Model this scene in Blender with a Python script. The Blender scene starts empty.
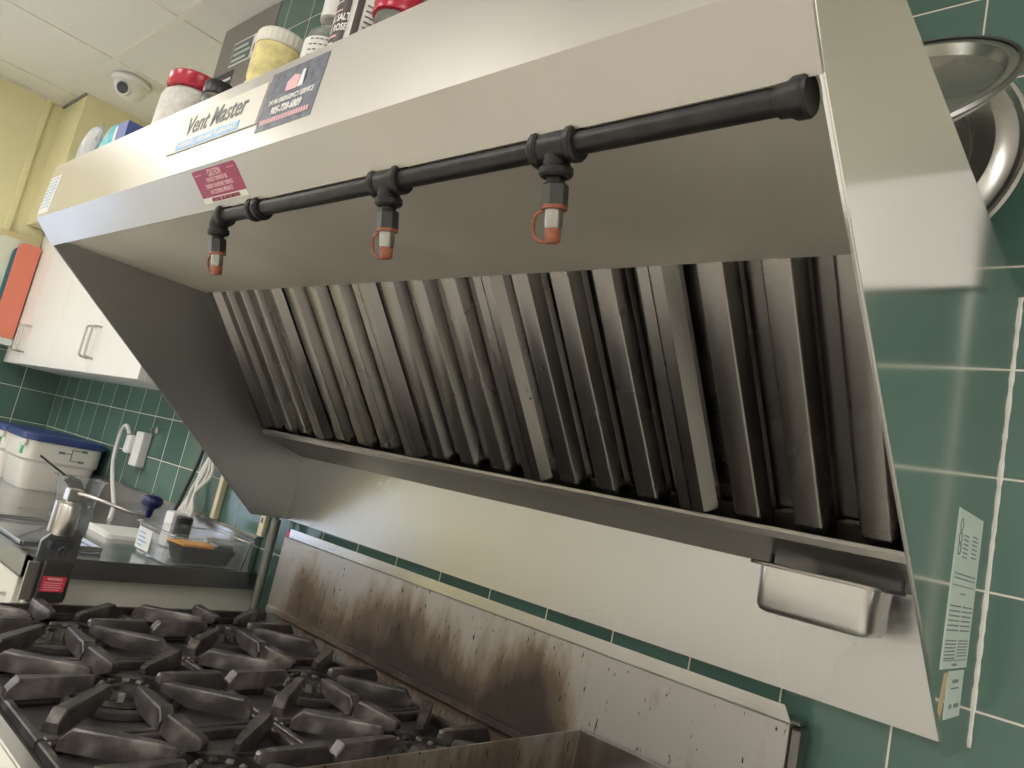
import bpy, bmesh, math, random
from mathutils import Vector, Matrix
random.seed(7)
S = bpy.context.scene
COL = S.collection
PI = math.pi
HERE = None

# ------------------------------------------------------------------ materials
def new_mat(name):
    m = bpy.data.materials.new(name); m.use_nodes = True
    nt = m.node_tree
    return m, nt, nt.nodes['Principled BSDF']

def flat(name, col, rough=.5, metal=0., noise=0., scale=30., bump=0., **kw):
    m, nt, b = new_mat(name)
    b.inputs['Base Color'].default_value = (*col, 1)
    b.inputs['Roughness'].default_value = rough
    b.inputs['Metallic'].default_value = metal
    for k, v in kw.items():
        b.inputs[k.replace('_', ' ')].default_value = v
    if noise or bump:
        tc = nt.nodes.new('ShaderNodeTexCoord')
        n = nt.nodes.new('ShaderNodeTexNoise'); n.inputs['Scale'].default_value = scale
        n.inputs['Detail'].default_value = 5
        nt.links.new(tc.outputs['Object'], n.inputs['Vector'])
        if noise:
            r = nt.nodes.new('ShaderNodeMapRange')
            r.inputs['From Min'].default_value = .3; r.inputs['From Max'].default_value = .7
            r.inputs['To Min'].default_value = 1 - noise; r.inputs['To Max'].default_value = 1 + noise
            nt.links.new(n.outputs['Fac'], r.inputs['Value'])
            h = nt.nodes.new('ShaderNodeHueSaturation'); h.inputs['Color'].default_value = (*col, 1)
            nt.links.new(r.outputs['Result'], h.inputs['Value'])
            nt.links.new(h.outputs['Color'], b.inputs['Base Color'])
        if bump:
            bp = nt.nodes.new('ShaderNodeBump'); bp.inputs['Strength'].default_value = bump
            bp.inputs['Distance'].default_value = .002
            nt.links.new(n.outputs['Fac'], bp.inputs['Height'])
            nt.links.new(bp.outputs['Normal'], b.inputs['Normal'])
    return m

def brushed(name, col, rough=.28, stretch=(3, 60, 60), smudge=.08, bump=.15, aniso=0., grease=0., wave=.5):
    """stainless sheet: fine brush lines, soft smudges, gentle waviness of the sheet"""
    m, nt, b = new_mat(name)
    b.inputs['Metallic'].default_value = 1
    tc = nt.nodes.new('ShaderNodeTexCoord')
    mp = nt.nodes.new('ShaderNodeMapping'); mp.inputs['Scale'].default_value = stretch
    nt.links.new(tc.outputs['Object'], mp.inputs['Vector'])
    n = nt.nodes.new('ShaderNodeTexNoise'); n.inputs['Scale'].default_value = 8; n.inputs['Detail'].default_value = 4
    nt.links.new(mp.outputs['Vector'], n.inputs['Vector'])
    n2 = nt.nodes.new('ShaderNodeTexNoise'); n2.inputs['Scale'].default_value = 4.5; n2.inputs['Detail'].default_value = 1.5
    nt.links.new(tc.outputs['Object'], n2.inputs['Vector'])
    r = nt.nodes.new('ShaderNodeMapRange')
    r.inputs['From Min'].default_value = .15; r.inputs['From Max'].default_value = .85; r.inputs['To Min'].default_value = 0
    r.inputs['To Min'].default_value = rough - smudge; r.inputs['To Max'].default_value = rough + smudge
    nt.links.new(n2.outputs['Fac'], r.inputs['Value'])
    nt.links.new(r.outputs['Result'], b.inputs['Roughness'])
    h = nt.nodes.new('ShaderNodeHueSaturation'); h.inputs['Color'].default_value = (*col, 1)
    r2 = nt.nodes.new('ShaderNodeMapRange')
    r2.inputs['From Min'].default_value = .15; r2.inputs['From Max'].default_value = .85
    r2.inputs['To Min'].default_value = .93 - grease; r2.inputs['To Max'].default_value = 1.05
    nt.links.new(n2.outputs['Fac'], r2.inputs['Value'])
    nt.links.new(r2.outputs['Result'], h.inputs['Value'])
    nt.links.new(h.outputs['Color'], b.inputs['Base Color'])
    bp = nt.nodes.new('ShaderNodeBump'); bp.inputs['Strength'].default_value = bump; bp.inputs['Distance'].default_value = .0004
    nt.links.new(n.outputs['Fac'], bp.inputs['Height'])
    n3 = nt.nodes.new('ShaderNodeTexNoise'); n3.inputs['Scale'].default_value = 2.6; n3.inputs['Detail'].default_value = 1
    nt.links.new(tc.outputs['Object'], n3.inputs['Vector'])
    bw = nt.nodes.new('ShaderNodeBump'); bw.inputs['Strength'].default_value = wave; bw.inputs['Distance'].default_value = .01
    nt.links.new(n3.outputs['Fac'], bw.inputs['Height'])
    nt.links.new(bp.outputs['Normal'], bw.inputs['Normal'])
    nt.links.new(bw.outputs['Normal'], b.inputs['Normal'])
    return m

def math_node(nt, op, a, b=None, c=None):
    n = nt.nodes.new('ShaderNodeMath'); n.operation = op
    for i, v in enumerate((a, b, c)):
        if v is None: continue
        if isinstance(v, (int, float)): n.inputs[i].default_value = v
        else: nt.links.new(v, n.inputs[i])
    return n.outputs[0]

def tile_mat(name, u_axis, u0, up, v0, vp, col=(.092, .172, .142), top=None, top_col=None):
    """glossy glazed tiles with pale grout; u_axis 0 = X, 1 = Y"""
    m, nt, b = new_mat(name)
    tc = nt.nodes.new('ShaderNodeTexCoord'); sp = nt.nodes.new('ShaderNodeSeparateXYZ')
    nt.links.new(tc.outputs['Object'], sp.inputs[0])
    def line(out, o, p):
        a = math_node(nt, 'SUBTRACT', out, o)
        a = math_node(nt, 'DIVIDE', a, p)
        a = math_node(nt, 'FRACT', math_node(nt, 'ADD', a, 100.5))
        a = math_node(nt, 'ABSOLUTE', math_node(nt, 'SUBTRACT', a, .5))
        return math_node(nt, 'MULTIPLY', a, p)          # metres from nearest grout centre
    du = line(sp.outputs[u_axis], u0, up); dv = line(sp.outputs[2], v0, vp)
    d = math_node(nt, 'MINIMUM', du, dv)
    g = nt.nodes.new('ShaderNodeMapRange'); g.interpolation_type = 'SMOOTHSTEP'
    g.inputs['From Min'].default_value = .0009; g.inputs['From Max'].default_value = .0019
    nt.links.new(d, g.inputs['Value'])
    # per tile tint
    iu = math_node(nt, 'ROUND', math_node(nt, 'DIVIDE', math_node(nt, 'SUBTRACT', sp.outputs[u_axis], u0 + up/2), up))
    iv = math_node(nt, 'ROUND', math_node(nt, 'DIVIDE', math_node(nt, 'SUBTRACT', sp.outputs[2], v0 + vp/2), vp))
    cb = nt.nodes.new('ShaderNodeCombineXYZ'); nt.links.new(iu, cb.inputs[0]); nt.links.new(iv, cb.inputs[1])
    wn = nt.nodes.new('ShaderNodeTexWhiteNoise'); nt.links.new(cb.outputs[0], wn.inputs['Vector'])
    hv = nt.nodes.new('ShaderNodeHueSaturation'); hv.inputs['Color'].default_value = (*col, 1)
    mr = nt.nodes.new('ShaderNodeMapRange'); mr.inputs['To Min'].default_value = .88; mr.inputs['To Max'].default_value = 1.12
    nt.links.new(wn.outputs['Value'], mr.inputs['Value']); nt.links.new(mr.outputs[0], hv.inputs['Value'])
    mx = nt.nodes.new('ShaderNodeMix'); mx.data_type = 'RGBA'
    mx.inputs['A'].default_value = (.74, .71, .62, 1)
    nt.links.new(g.outputs[0], mx.inputs['Factor']); nt.links.new(hv.outputs[0], mx.inputs['B'])
    nt.links.new(mx.outputs['Result'], b.inputs['Base Color'])
    rr = nt.nodes.new('ShaderNodeMapRange'); rr.inputs['To Min'].default_value = .7; rr.inputs['To Max'].default_value = .14
    nt.links.new(g.outputs[0], rr.inputs['Value']); nt.links.new(rr.outputs[0], b.inputs['Roughness'])
    nz = nt.nodes.new('ShaderNodeTexNoise'); nz.inputs['Scale'].default_value = 9; nz.inputs['Detail'].default_value = 1
    nt.links.new(tc.outputs['Object'], nz.inputs['Vector'])
    g2 = nt.nodes.new('ShaderNodeMapRange'); g2.inputs['From Max'].default_value = .005
    nt.links.new(d, g2.inputs['Value'])
    hsum = math_node(nt, 'ADD', g2.outputs[0], math_node(nt, 'MULTIPLY', nz.outputs['Fac'], .7))
    tilt = math_node(nt, 'MULTIPLY', wn.outputs['Value'], 0.0)
    bp = nt.nodes.new('ShaderNodeBump'); bp.inputs['Distance'].default_value = .0012; bp.inputs['Strength'].default_value = .6
    nt.links.new(math_node(nt, 'ADD', hsum, tilt), bp.inputs['Height'])
    nt.links.new(bp.outputs[0], b.inputs['Normal'])
    return m

def cast_iron():
    m, nt, b = new_mat('cast_iron')
    tc = nt.nodes.new('ShaderNodeTexCoord')
    n = nt.nodes.new('ShaderNodeTexNoise'); n.inputs['Scale'].default_value = 22; n.inputs['Detail'].default_value = 8
    nt.links.new(tc.outputs['Object'], n.inputs['Vector'])
    cr = nt.nodes.new('ShaderNodeValToRGB')
    e = cr.color_ramp.elements; e[0].position = .38; e[0].color = (.055, .050, .048, 1)
    e[1].position = .70; e[1].color = (.21, .19, .18, 1)
    x = e.new(.56); x.color = (.105, .09, .085, 1)
    nt.links.new(n.outputs['Fac'], cr.inputs[0]); nt.links.new(cr.outputs[0], b.inputs['Base Color'])
    b.inputs['Roughness'].default_value = .36; b.inputs['Metallic'].default_value = .45
    n2 = nt.nodes.new('ShaderNodeTexNoise'); n2.inputs['Scale'].default_value = 160; n2.inputs['Detail'].default_value = 4
    nt.links.new(tc.outputs['Object'], n2.inputs['Vector'])
    bp = nt.nodes.new('ShaderNodeBump'); bp.inputs['Strength'].default_value = .5; bp.inputs['Distance'].default_value = .001
    nt.links.new(n2.outputs['Fac'], bp.inputs['Height']); nt.links.new(bp.outputs[0], b.inputs['Normal'])
    return m

def scorched_steel(name, spots):
    """range splashback: stainless with baked-on brown soot over the burners (dirt stains)"""
    m, nt, b = new_mat(name)
    tc = nt.nodes.new('ShaderNodeTexCoord'); sp = nt.nodes.new('ShaderNodeSeparateXYZ')
    nt.links.new(tc.outputs['Object'], sp.inputs[0])
    total = None
    for cx, cz, rx, rz, amp in spots:
        a = math_node(nt, 'POWER', math_node(nt, 'DIVIDE', math_node(nt, 'SUBTRACT', sp.outputs[0], cx), rx), 2)
        c = math_node(nt, 'POWER', math_node(nt, 'ABSOLUTE', math_node(nt, 'DIVIDE', math_node(nt, 'SUBTRACT', sp.outputs[2], cz), rz)), 2)
        g = math_node(nt, 'MULTIPLY', math_node(nt, 'EXPONENT', math_node(nt, 'MULTIPLY', math_node(nt, 'ADD', a, c), -1)), amp)
        total = g if total is None else math_node(nt, 'ADD', total, g)
    mp = nt.nodes.new('ShaderNodeMapping'); mp.inputs['Scale'].default_value = (1, 1, .3)
    nt.links.new(tc.outputs['Object'], mp.inputs['Vector'])
    n = nt.nodes.new('ShaderNodeTexNoise'); n.inputs['Scale'].default_value = 16; n.inputs['Detail'].default_value = 9; n.inputs['Roughness'].default_value = .65
    nt.links.new(mp.outputs[0], n.inputs['Vector'])
    k = math_node(nt, 'ADD', total, math_node(nt, 'MULTIPLY', math_node(nt, 'SUBTRACT', n.outputs['Fac'], .5), 1.5))
    cr = nt.nodes.new('ShaderNodeValToRGB'); e = cr.color_ramp.elements
    e[0].position = .12; e[0].color = (.46, .44, .42, 1)
    e[1].position = 1.0; e[1].color = (.055, .042, .034, 1)
    x = e.new(.34); x.color = (.36, .31, .26, 1)
    x = e.new(.60); x.color = (.17, .125, .09, 1)
    nt.links.new(k, cr.inputs[0])
    # specks and runs
    mp2 = nt.nodes.new('ShaderNodeMapping'); mp2.inputs['Scale'].default_value = (1, 1, .28)
    nt.links.new(tc.outputs['Object'], mp2.inputs['Vector'])
    v = nt.nodes.new('ShaderNodeTexNoise'); v.inputs['Scale'].default_value = 150; v.inputs['Detail'].default_value = 2
    nt.links.new(mp2.outputs[0], v.inputs['Vector'])
    sm = nt.nodes.new('ShaderNodeMapRange'); sm.inputs['From Min'].default_value = .73; sm.inputs['From Max'].default_value = .69
    k2 = math_node(nt, 'SUBTRACT', v.outputs['Fac'], math_node(nt, 'MULTIPLY', math_node(nt, 'MINIMUM', total, .9), -.05))
    nt.links.new(k2, sm.inputs['Value'])
    mx = nt.nodes.new('ShaderNodeMix'); mx.data_type = 'RGBA'; mx.inputs['A'].default_value = (.04, .025, .015, 1)
    nt.links.new(sm.outputs[0], mx.inputs['Factor']); nt.links.new(cr.outputs[0], mx.inputs['B'])
    nt.links.new(mx.outputs['Result'], b.inputs['Base Color'])
    mt = nt.nodes.new('ShaderNodeMapRange'); mt.inputs['From Min'].default_value = .2; mt.inputs['From Max'].default_value = .8
    mt.inputs['To Min'].default_value = .85; mt.inputs['To Max'].default_value = .25
    nt.links.new(k, mt.inputs['Value']); nt.links.new(mt.outputs[0], b.inputs['Metallic'])
    b.inputs['Roughness'].default_value = .46
    return m

M = {}
M['hood'] = brushed('stainless_hood', (.49, .467, .43), .38, (3, 60, 60), wave=.1)
M['hood_back'] = brushed('stainless_hood_back', (.52, .52, .51), .30, (3, 60, 60), wave=.15)
M['hood_side'] = brushed('stainless_polished_side', (.80, .80, .78), .12, (60, 2, 60), .03, .03, wave=.05)
M['hood_in'] = brushed('stainless_hood_inside', (.50, .485, .455), .40, (3, 60, 60), grease=.06, wave=.1)
M['hood_plate'] = brushed('stainless_inner_ceiling', (.93, .88, .79), .58, (3, 60, 60), .05, bump=.05, wave=.03)  # paler copy of the hood steel; brightness under the hood put into its colour
M['hood_inside_left'] = brushed('stainless_inside_end', (.40, .40, .40), .36, (3, 60, 60), .05, grease=.06, wave=.06)  # darker copy of the hood steel; its dim reflections are put into the colour
M['filter_rear'] = brushed('filter_steel_rear', (.16, .15, .14), .30, (60, 60, 3), .07, .2, wave=.1)  # darker copy of the filter steel, with the shade of the gaps coloured in
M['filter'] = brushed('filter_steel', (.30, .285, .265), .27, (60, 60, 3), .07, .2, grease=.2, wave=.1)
M['counter'] = brushed('counter_steel', (.52, .51, .50), .22, (3, 50, 50), wave=.3)
M['counter_dark'] = brushed('counter_edge_steel', (.30, .31, .31), .4, (3, 50, 50))
M['pan'] = brushed('pan_steel', (.60, .59, .57), .30, (20, 20, 20), .08, .1)
M['lid'] = brushed('lid_steel', (.52, .51, .48), .28, (20, 20, 20), .06, .05, wave=.1)
M['chrome'] = flat('chrome', (.58, .56, .53), .30, 1)
M['dark_steel'] = brushed('dark_steel', (.22, .21, .20), .35, (30, 30, 3))
M['iron'] = cast_iron()
M['burner'] = flat('burner_iron', (.05, .045, .04), .6, .4, .4, 60, .5)
M['burner_pale'] = flat('burner_crusted_iron', (.15, .135, .12), .5, .4, .5, 60, .5)
M['deck'] = flat('enamel_deck', (.085, .080, .080), .42, .3, .3, 18, .2)
M['black_pipe'] = flat('black_iron_pipe', (.022, .020, .020), .38, .4, .3, 60, .25)
M['hex'] = flat('blackened_hex', (.07, .07, .068), .35, .8)
M['rust'] = flat('rust_cap', (.26, .085, .045), .6, .1, .3, 90, .3)
M['brass'] = flat('nozzle_metal', (.45, .43, .40), .3, 1)
M['tile'] = tile_mat('green_glazed_tile', 0, -.289, .1544, 1.273, .1528)
M['tile_left'] = tile_mat('green_glazed_tile_side', 1, 0, .1544, 1.273, .1528)
M['yellow'] = flat('yellow_paint', (.80, .75, .46), .5, 0, .03, 3)
M['cream_wall'] = flat('cream_paint', (.80, .78, .72), .6, 0, .03, 3)
M['sage'] = flat('sage_paint', (.47, .47, .38), .5)
M['ceiling'] = flat('ceiling_tile_white', (.78, .77, .72), .7, 0, .02, 60, .1)
M['grid'] = flat('ceiling_grid_white', (.78, .76, .68), .5)
M['floor'] = flat('floor_quarry', (.76, .73, .68), .6, 0, .05, 6)
M['white_lam'] = flat('white_laminate', (.82, .81, .77), .35)
M['offwhite'] = flat('offwhite_panel', (.66, .65, .58), .45)
M['white_plastic'] = flat('white_plastic', (.80, .79, .76), .35)
M['bin_plastic'] = flat('translucent_white_plastic', (.80, .77, .70), .35, 0, Subsurface_Weight=.1)
M['blue_lid'] = flat('blue_plastic_lid', (.035, .06, .20), .35)
M['blue'] = flat('blue_enamel', (.012, .018, .10), .12)
M['blue_box'] = flat('blue_card', (.10, .15, .42), .5)
M['teal'] = flat('teal_card', (.12, .55, .62), .45, 0, .15, 20)
M['white_paper'] = flat('white_paper', (.80, .79, .76), .6)
M['pale_paper'] = flat('pale_label', (.62, .70, .64), .5)
M['sign_white'] = flat('sign_ivory', (.74, .71, .63), .4)
M['sign_blue'] = flat('sign_blue', (.22, .45, .72), .4)
M['ink'] = flat('ink_dark', (.05, .05, .06), .5)
M['ink_grey'] = flat('ink_grey', (.16, .18, .18), .5)
M['ink_white'] = flat('ink_white', (.85, .83, .80), .5)
M['ink_red'] = flat('ink_red', (.60, .10, .10), .5)
M['caution'] = flat('caution_maroon', (.33, .028, .085), .45, 0, .05, 20)
M['pink_ink'] = flat('pink_ink', (.78, .46, .50), .5)
M['navy_sticker'] = flat('service_sticker_slate', (.12, .13, .17), .4, 0, .45, 90)
M['red_lid'] = flat('red_plastic_lid', (.50, .02, .05), .22)
M['black_plastic'] = flat('black_plastic', (.018, .018, .022), .35)
M['orange'] = flat('orange_plastic', (.90, .42, .09), .4)
M['orange_board'] = flat('orange_board', (.80, .24, .16), .45)
M['cream_board'] = flat('cream_board', (.70, .60, .33), .45)
M['teal_board'] = flat('teal_board', (.06, .20, .24), .45)
M['mint_board'] = flat('pale_board', (.74, .76, .64), .45)
M['red_tag'] = flat('red_tag', (.80, .05, .09), .4)
M['green_label'] = flat('green_label', (.10, .55, .25), .5)
M['jar'] = flat('clear_jar', (.86, .84, .80), .06, 0, Transmission_Weight=.85, IOR=1.15)
M['acrylic'] = flat('clear_acrylic', (.93, .94, .95), .04, 0, Transmission_Weight=.93, IOR=1.12)
M['white_granules'] = flat('white_granules', (.72, .70, .66), .6, 0, .12, 120, .3)
M['yellow_powder'] = flat('yellow_granules', (.76, .66, .30), .6, 0, .2, 70, .3)
M['salt_label'] = flat('salt_label_brown', (.055, .035, .032), .4)
M['orange_label'] = flat('orange_label', (.80, .18, .04), .4)
M['caulk'] = flat('white_caulk', (.80, .79, .74), .5)
M['tan'] = flat('tan_residue', (.55, .42, .25), .6)
M['cable_white'] = flat('white_cable', (.72, .71, .67), .4)
M['grey_pipe'] = flat('grey_steel_pipe', (.24, .235, .22), .42, .7, .1, 20)
M['outlet'] = flat('ivory_plastic', (.74, .66, .46), .4)
M['lens'] = flat('smoked_dome', (.05, .06, .075), .12)
M['duct'] = flat('grey_painted_steel', (.27, .25, .24), .45, .3, .05, 4)
M['purple'] = flat('purple_plastic', (.16, .10, .17), .5)
M['bag'] = flat('clear_film', (.85, .88, .92), .15, 0, .1, 30, 1.0, Transmission_Weight=.5, IOR=1.1)
def lampmat(name, col, s):
    m, nt, b = new_mat(name)
    b.inputs['Base Color'].default_value = (.8, .8, .8, 1)
    b.inputs['Emission Color'].default_value = (*col, 1); b.inputs['Emission Strength'].default_value = s
    return m

# ------------------------------------------------------------------ geometry helpers
def bm_new(): return bmesh.new()
def add_box(bm, x0, x1, y0, y1, z0, z1, bev=0, seg=2, mat=None):
    b = bmesh.new()
    vs = [b.verts.new((x, y, z)) for x in (x0, x1) for y in (y0, y1) for z in (z0, z1)]
    for f in ((0,1,3,2),(4,6,7,5),(0,4,5,1),(2,3,7,6),(0,2,6,4),(1,5,7,3)):
        b.faces.new([vs[i] for i in f])
    bmesh.ops.recalc_face_normals(b, faces=b.faces)
    if bev: bmesh.ops.bevel(b, geom=b.edges[:] , offset=bev, segments=seg, affect='EDGES', profile=.6)
    if mat is not None: bmesh.ops.transform(b, matrix=mat, verts=b.verts)
    merge(bm, b)
def merge(bm, b):
    me = bpy.data.meshes.new('t'); b.to_mesh(me); b.free(); bm.from_mesh(me); bpy.data.meshes.remove(me)
def add_prism(bm, prof, a0, a1, axis='x', bev=0):
    """closed profile extruded along axis; prof = list of the two other coordinates (in xyz order)"""
    b = bmesh.new()
    def P(p, a):
        return {'x': (a, p[0], p[1]), 'y': (p[0], a, p[1]), 'z': (p[0], p[1], a)}[axis]
    v0 = [b.verts.new(P(p, a0)) for p in prof]; v1 = [b.verts.new(P(p, a1)) for p in prof]
    n = len(prof)
    b.faces.new(v0); b.faces.new(v1[::-1])
    for i in range(n): b.faces.new((v0[i], v1[i], v1[(i+1) % n], v0[(i+1) % n]))
    bmesh.ops.recalc_face_normals(b, faces=b.faces)
    if bev: bmesh.ops.bevel(b, geom=b.edges[:], offset=bev, segments=2, affect='EDGES')
    merge(bm, b)
def add_sheet(bm, pts, a0, a1, th, axis='x'):
    """open profile polyline, given thickness, extruded: bent sheet metal"""
    n = len(pts); L = []; R = []
    for i, p in enumerate(pts):
        p = Vector(p)
        d0 = (p - Vector(pts[i-1])).normalized() if i else None
        d1 = (Vector(pts[i+1]) - p).normalized() if i < n-1 else None
        if d0 is None: nn = Vector((-d1.y, d1.x)); k = 1
        elif d1 is None: nn = Vector((-d0.y, d0.x)); k = 1
        else:
            a = Vector((-d0.y, d0.x)); c = Vector((-d1.y, d1.x)); nn = (a + c)
            nn = nn.normalized() if nn.length > 1e-6 else a
            k = 1 / max(.35, nn.dot(a))
        L.append(p + nn * th/2 * k); R.append(p - nn * th/2 * k)
    add_prism_quads(bm, L, R, a0, a1, axis)
def add_prism_quads(bm, L, R, a0, a1, axis):
    b = bmesh.new()
    def P(p, a):
        return {'x': (a, p[0], p[1]), 'y': (p[0], a, p[1]), 'z': (p[0], p[1], a)}[axis]
    l0 = [b.verts.new(P(p, a0)) for p in L]; r0 = [b.verts.new(P(p, a0)) for p in R]
    l1 = [b.verts.new(P(p, a1)) for p in L]; r1 = [b.verts.new(P(p, a1)) for p in R]
    n = len(L)
    for i in range(n-1):
        b.faces.new((l0[i], l0[i+1], l1[i+1], l1[i])); b.faces.new((r0[i], r1[i], r1[i+1], r0[i+1]))
        b.faces.new((l0[i], r0[i], r0[i+1], l0[i+1])); b.faces.new((l1[i], l1[i+1], r1[i+1], r1[i]))
    b.faces.new((l0[0], l1[0], r1[0], r0[0])); b.faces.new((l0[-1], r0[-1], r1[-1], l1[-1]))
    bmesh.ops.recalc_face_normals(b, faces=b.faces)
    merge(bm, b)
def frame_for(d):
    d = d.normalized(); up = Vector((0, 0, 1)) if abs(d.z) < .9 else Vector((1, 0, 0))
    u = d.cross(up).normalized(); return u, d.cross(u).normalized()
def add_tube(bm, pts, r, seg=14, cap=True, closed=False):
    pts = [Vector(p) for p in pts]; n = len(pts)
    rr = r if isinstance(r, (list, tuple)) else [r]*n
    rings = []; u = None
    for i, p in enumerate(pts):
        if closed: d = pts[(i+1) % n] - pts[i-1]
        else: d = (pts[min(i+1, n-1)] - pts[max(i-1, 0)])
        d = d.normalized()
        if u is None: u, w = frame_for(d)
        else:
            u = (u - d * u.dot(d)).normalized(); w = d.cross(u)
        w = d.cross(u)
        rings.append([bm.verts.new(p + (u*math.cos(2*PI*k/seg) + w*math.sin(2*PI*k/seg))*rr[i]) for k in range(seg)])
    m = n if closed else n-1
    for i in range(m):
        a, b = rings[i], rings[(i+1) % n]
        for k in range(seg): bm.faces.new((a[k], a[(k+1) % seg], b[(k+1) % seg], b[k]))
    if cap and not closed: bm.faces.new(rings[0][::-1]); bm.faces.new(rings[-1])
def add_lathe(bm, prof, c=(0,0,0), axis=(0,0,1), seg=32, rot0=0.):
    """prof list of (r, h) from one end to other along axis"""
    c = Vector(c); a = Vector(axis).normalized(); u, w = frame_for(a)
    rings = []
    for r, h in prof:
        if r < 1e-6: rings.append([bm.verts.new(c + a*h)])
        else: rings.append([bm.verts.new(c + a*h + (u*math.cos(rot0+2*PI*k/seg)+w*math.sin(rot0+2*PI*k/seg))*r) for k in range(seg)])
    for i in range(len(rings)-1):
        A, B = rings[i], rings[i+1]
        if len(A) == 1 and len(B) == 1: continue
        for k in range(seg):
            k2 = (k+1) % seg
            if len(A) == 1: bm.faces.new((A[0], B[k2], B[k]))
            elif len(B) == 1: bm.faces.new((A[k], A[k2], B[0]))
            else: bm.faces.new((A[k], A[k2], B[k2], B[k]))
def smooth_path(pts, n=8):
    pts = [Vector(p) for p in pts]; out = []
    P = [pts[0]*2-pts[1]] + pts + [pts[-1]*2-pts[-2]]
    for i in range(1, len(P)-2):
        for k in range(n):
            t = k/n; a, b, c, d = P[i-1], P[i], P[i+1], P[i+2]
            out.append(.5*((2*b)+(c-a)*t+(2*a-5*b+4*c-d)*t*t+(3*b-a-3*c+d)*t**3))
    out.append(pts[-1]); return out

def obj(name, bm, mat, parent=None, smooth=False, angle=.6):
    me = bpy.data.meshes.new(name)
    bmesh.ops.recalc_face_normals(bm, faces=bm.faces)
    bm.to_mesh(me); bm.free()
    if mat: me.materials.append(mat)
    o = bpy.data.objects.new(name, me); COL.objects.link(o)
    if smooth:
        me.polygons.foreach_set('use_smooth', [True]*len(me.polygons))
        try: me.set_sharp_from_angle(angle=angle)
        except Exception: pass
    if parent is not None:
        w = wloc(parent)
        me.transform(Matrix.Translation(-w)); o.parent = parent
    return o
WL = {}
def wloc(o):
    p = Vector(o.location); q = o.parent
    while q is not None: p = p + Vector(q.location); q = q.parent
    return p
def rebase(o, loc):
    """move a one-mesh thing's origin"""
    loc = Vector(loc); o.data.transform(Matrix.Translation(-loc)); o.location = loc; return o
def thing(name, label, cat, loc, group=None):
    o = bpy.data.objects.new(name, None); COL.objects.link(o); o.empty_display_size = .05
    o.location = loc; o['label'] = label; o['category'] = cat
    if group: o['group'] = group
    return o
def tag(o, label, cat, group=None):
    o['label'] = label; o['category'] = cat
    if group: o['group'] = group
    return o
def struct(name, bm, mat, parent=None, **k):
    o = obj(name, bm, mat, parent, **k)
    if parent is None: o['kind'] = 'structure'
    return o
def text(s, size, org, xd, yd, mat, parent, xs=1., shear=0., align='CENTER', off=0., ext=.0003, name='lettering', cyl=None):
    cu = bpy.data.curves.new('c', 'FONT'); cu.body = s; cu.size = size; cu.extrude = ext; cu.shear = shear
    cu.align_x = align; cu.align_y = 'CENTER'; cu.offset = off; cu.resolution_u = 3
    to = bpy.data.objects.new('c', cu); COL.objects.link(to)
    bpy.context.view_layer.update()
    me = bpy.data.meshes.new_from_object(to.evaluated_get(bpy.context.evaluated_depsgraph_get()))
    bpy.data.objects.remove(to); bpy.data.curves.remove(cu)
    xd = Vector(xd).normalized(); yd = Vector(yd).normalized(); n = xd.cross(yd)
    org = Vector(org); w = wloc(parent)
    if cyl:                                             # wrap round a vertical jar: (centre, radius, angle0)
        c, r, a0 = cyl
        bb = bmesh.new(); bb.from_mesh(me)
        for v in bb.verts:
            a = a0 + v.co.x*xs/r
            v.co = Vector((c[0] + math.cos(a)*(r+v.co.z), c[1] + math.sin(a)*(r+v.co.z), org.z + v.co.y)) - w
        bb.to_mesh(me); bb.free()
    else:
        for v in me.vertices:
            v.co = org + xd*(v.co.x*xs) + yd*v.co.y + n*v.co.z - w
    me.materials.clear(); me.materials.append(mat); me.name = name
    o = bpy.data.objects.new(name, me); COL.objects.link(o); o.parent = parent
    return o

# ------------------------------------------------------------------ camera
cam = bpy.data.cameras.new('camera'); co = bpy.data.objects.new('camera', cam); COL.objects.link(co)
R = [[0.7308946044580187, 0.6487561570562458, 0.2119163180497629],
     [0.056556524742450376, 0.2518625855013941, -0.9661089987851317],
     [-0.6801429531232484, 0.7181091050155017, 0.1473936111594468]]
rt, dn, fw = (Vector(r) for r in R)
co.matrix_world = Matrix(((rt.x, -dn.x, -fw.x, 0), (rt.y, -dn.y, -fw.y, -1.19), (rt.z, -dn.z, -fw.z, 1.26), (0, 0, 0, 1)))
cam.sensor_width = 36; cam.lens = 746.529 * 36 / 1024; cam.clip_start = .02
S.camera = co

# ------------------------------------------------------------------ the room
XL, XR, YF, ZC = -4.12, 2.0, -3.6, 2.631
HX0, HX1 = -1.842, -.1975
b = bm_new(); add_box(b, XL-.1, XR+.1, YF-.1, .1, -.1, 0); struct('floor', b, M['floor'])
b = bm_new(); add_box(b, XL-.1, XR+.1, YF-.1, .1, ZC, ZC+.1); struct('ceiling', b, M['ceiling'])
b = bm_new(); add_box(b, XL-.1, XR+.1, 0, .1, 0, ZC); struct('wall_back', b, M['tile'])
b = bm_new(); add_box(b, XL-.1, XL, YF, 0, 0, ZC); struct('wall_left', b, M['yellow'])
b = bm_new(); add_box(b, XR, XR+.1, YF, 0, 0, ZC); struct('wall_right', b, M['cream_wall'])
b = bm_new(); add_box(b, XL-.1, XR+.1, YF-.1, YF, 0, ZC); struct('wall_front', b, M['cream_wall'])
# tiled lower part of the side wall
b = bm_new(); add_box(b, XL, XL+.008, -.75, 0, 0, 1.44); struct('trim_1', b, M['tile_left'])
# yellow painted upper back wall above the wall cupboard
b = bm_new(); add_box(b, XL, -2.58, -.006, 0, 1.72, ZC); struct('trim_2', b, M['yellow'])
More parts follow.
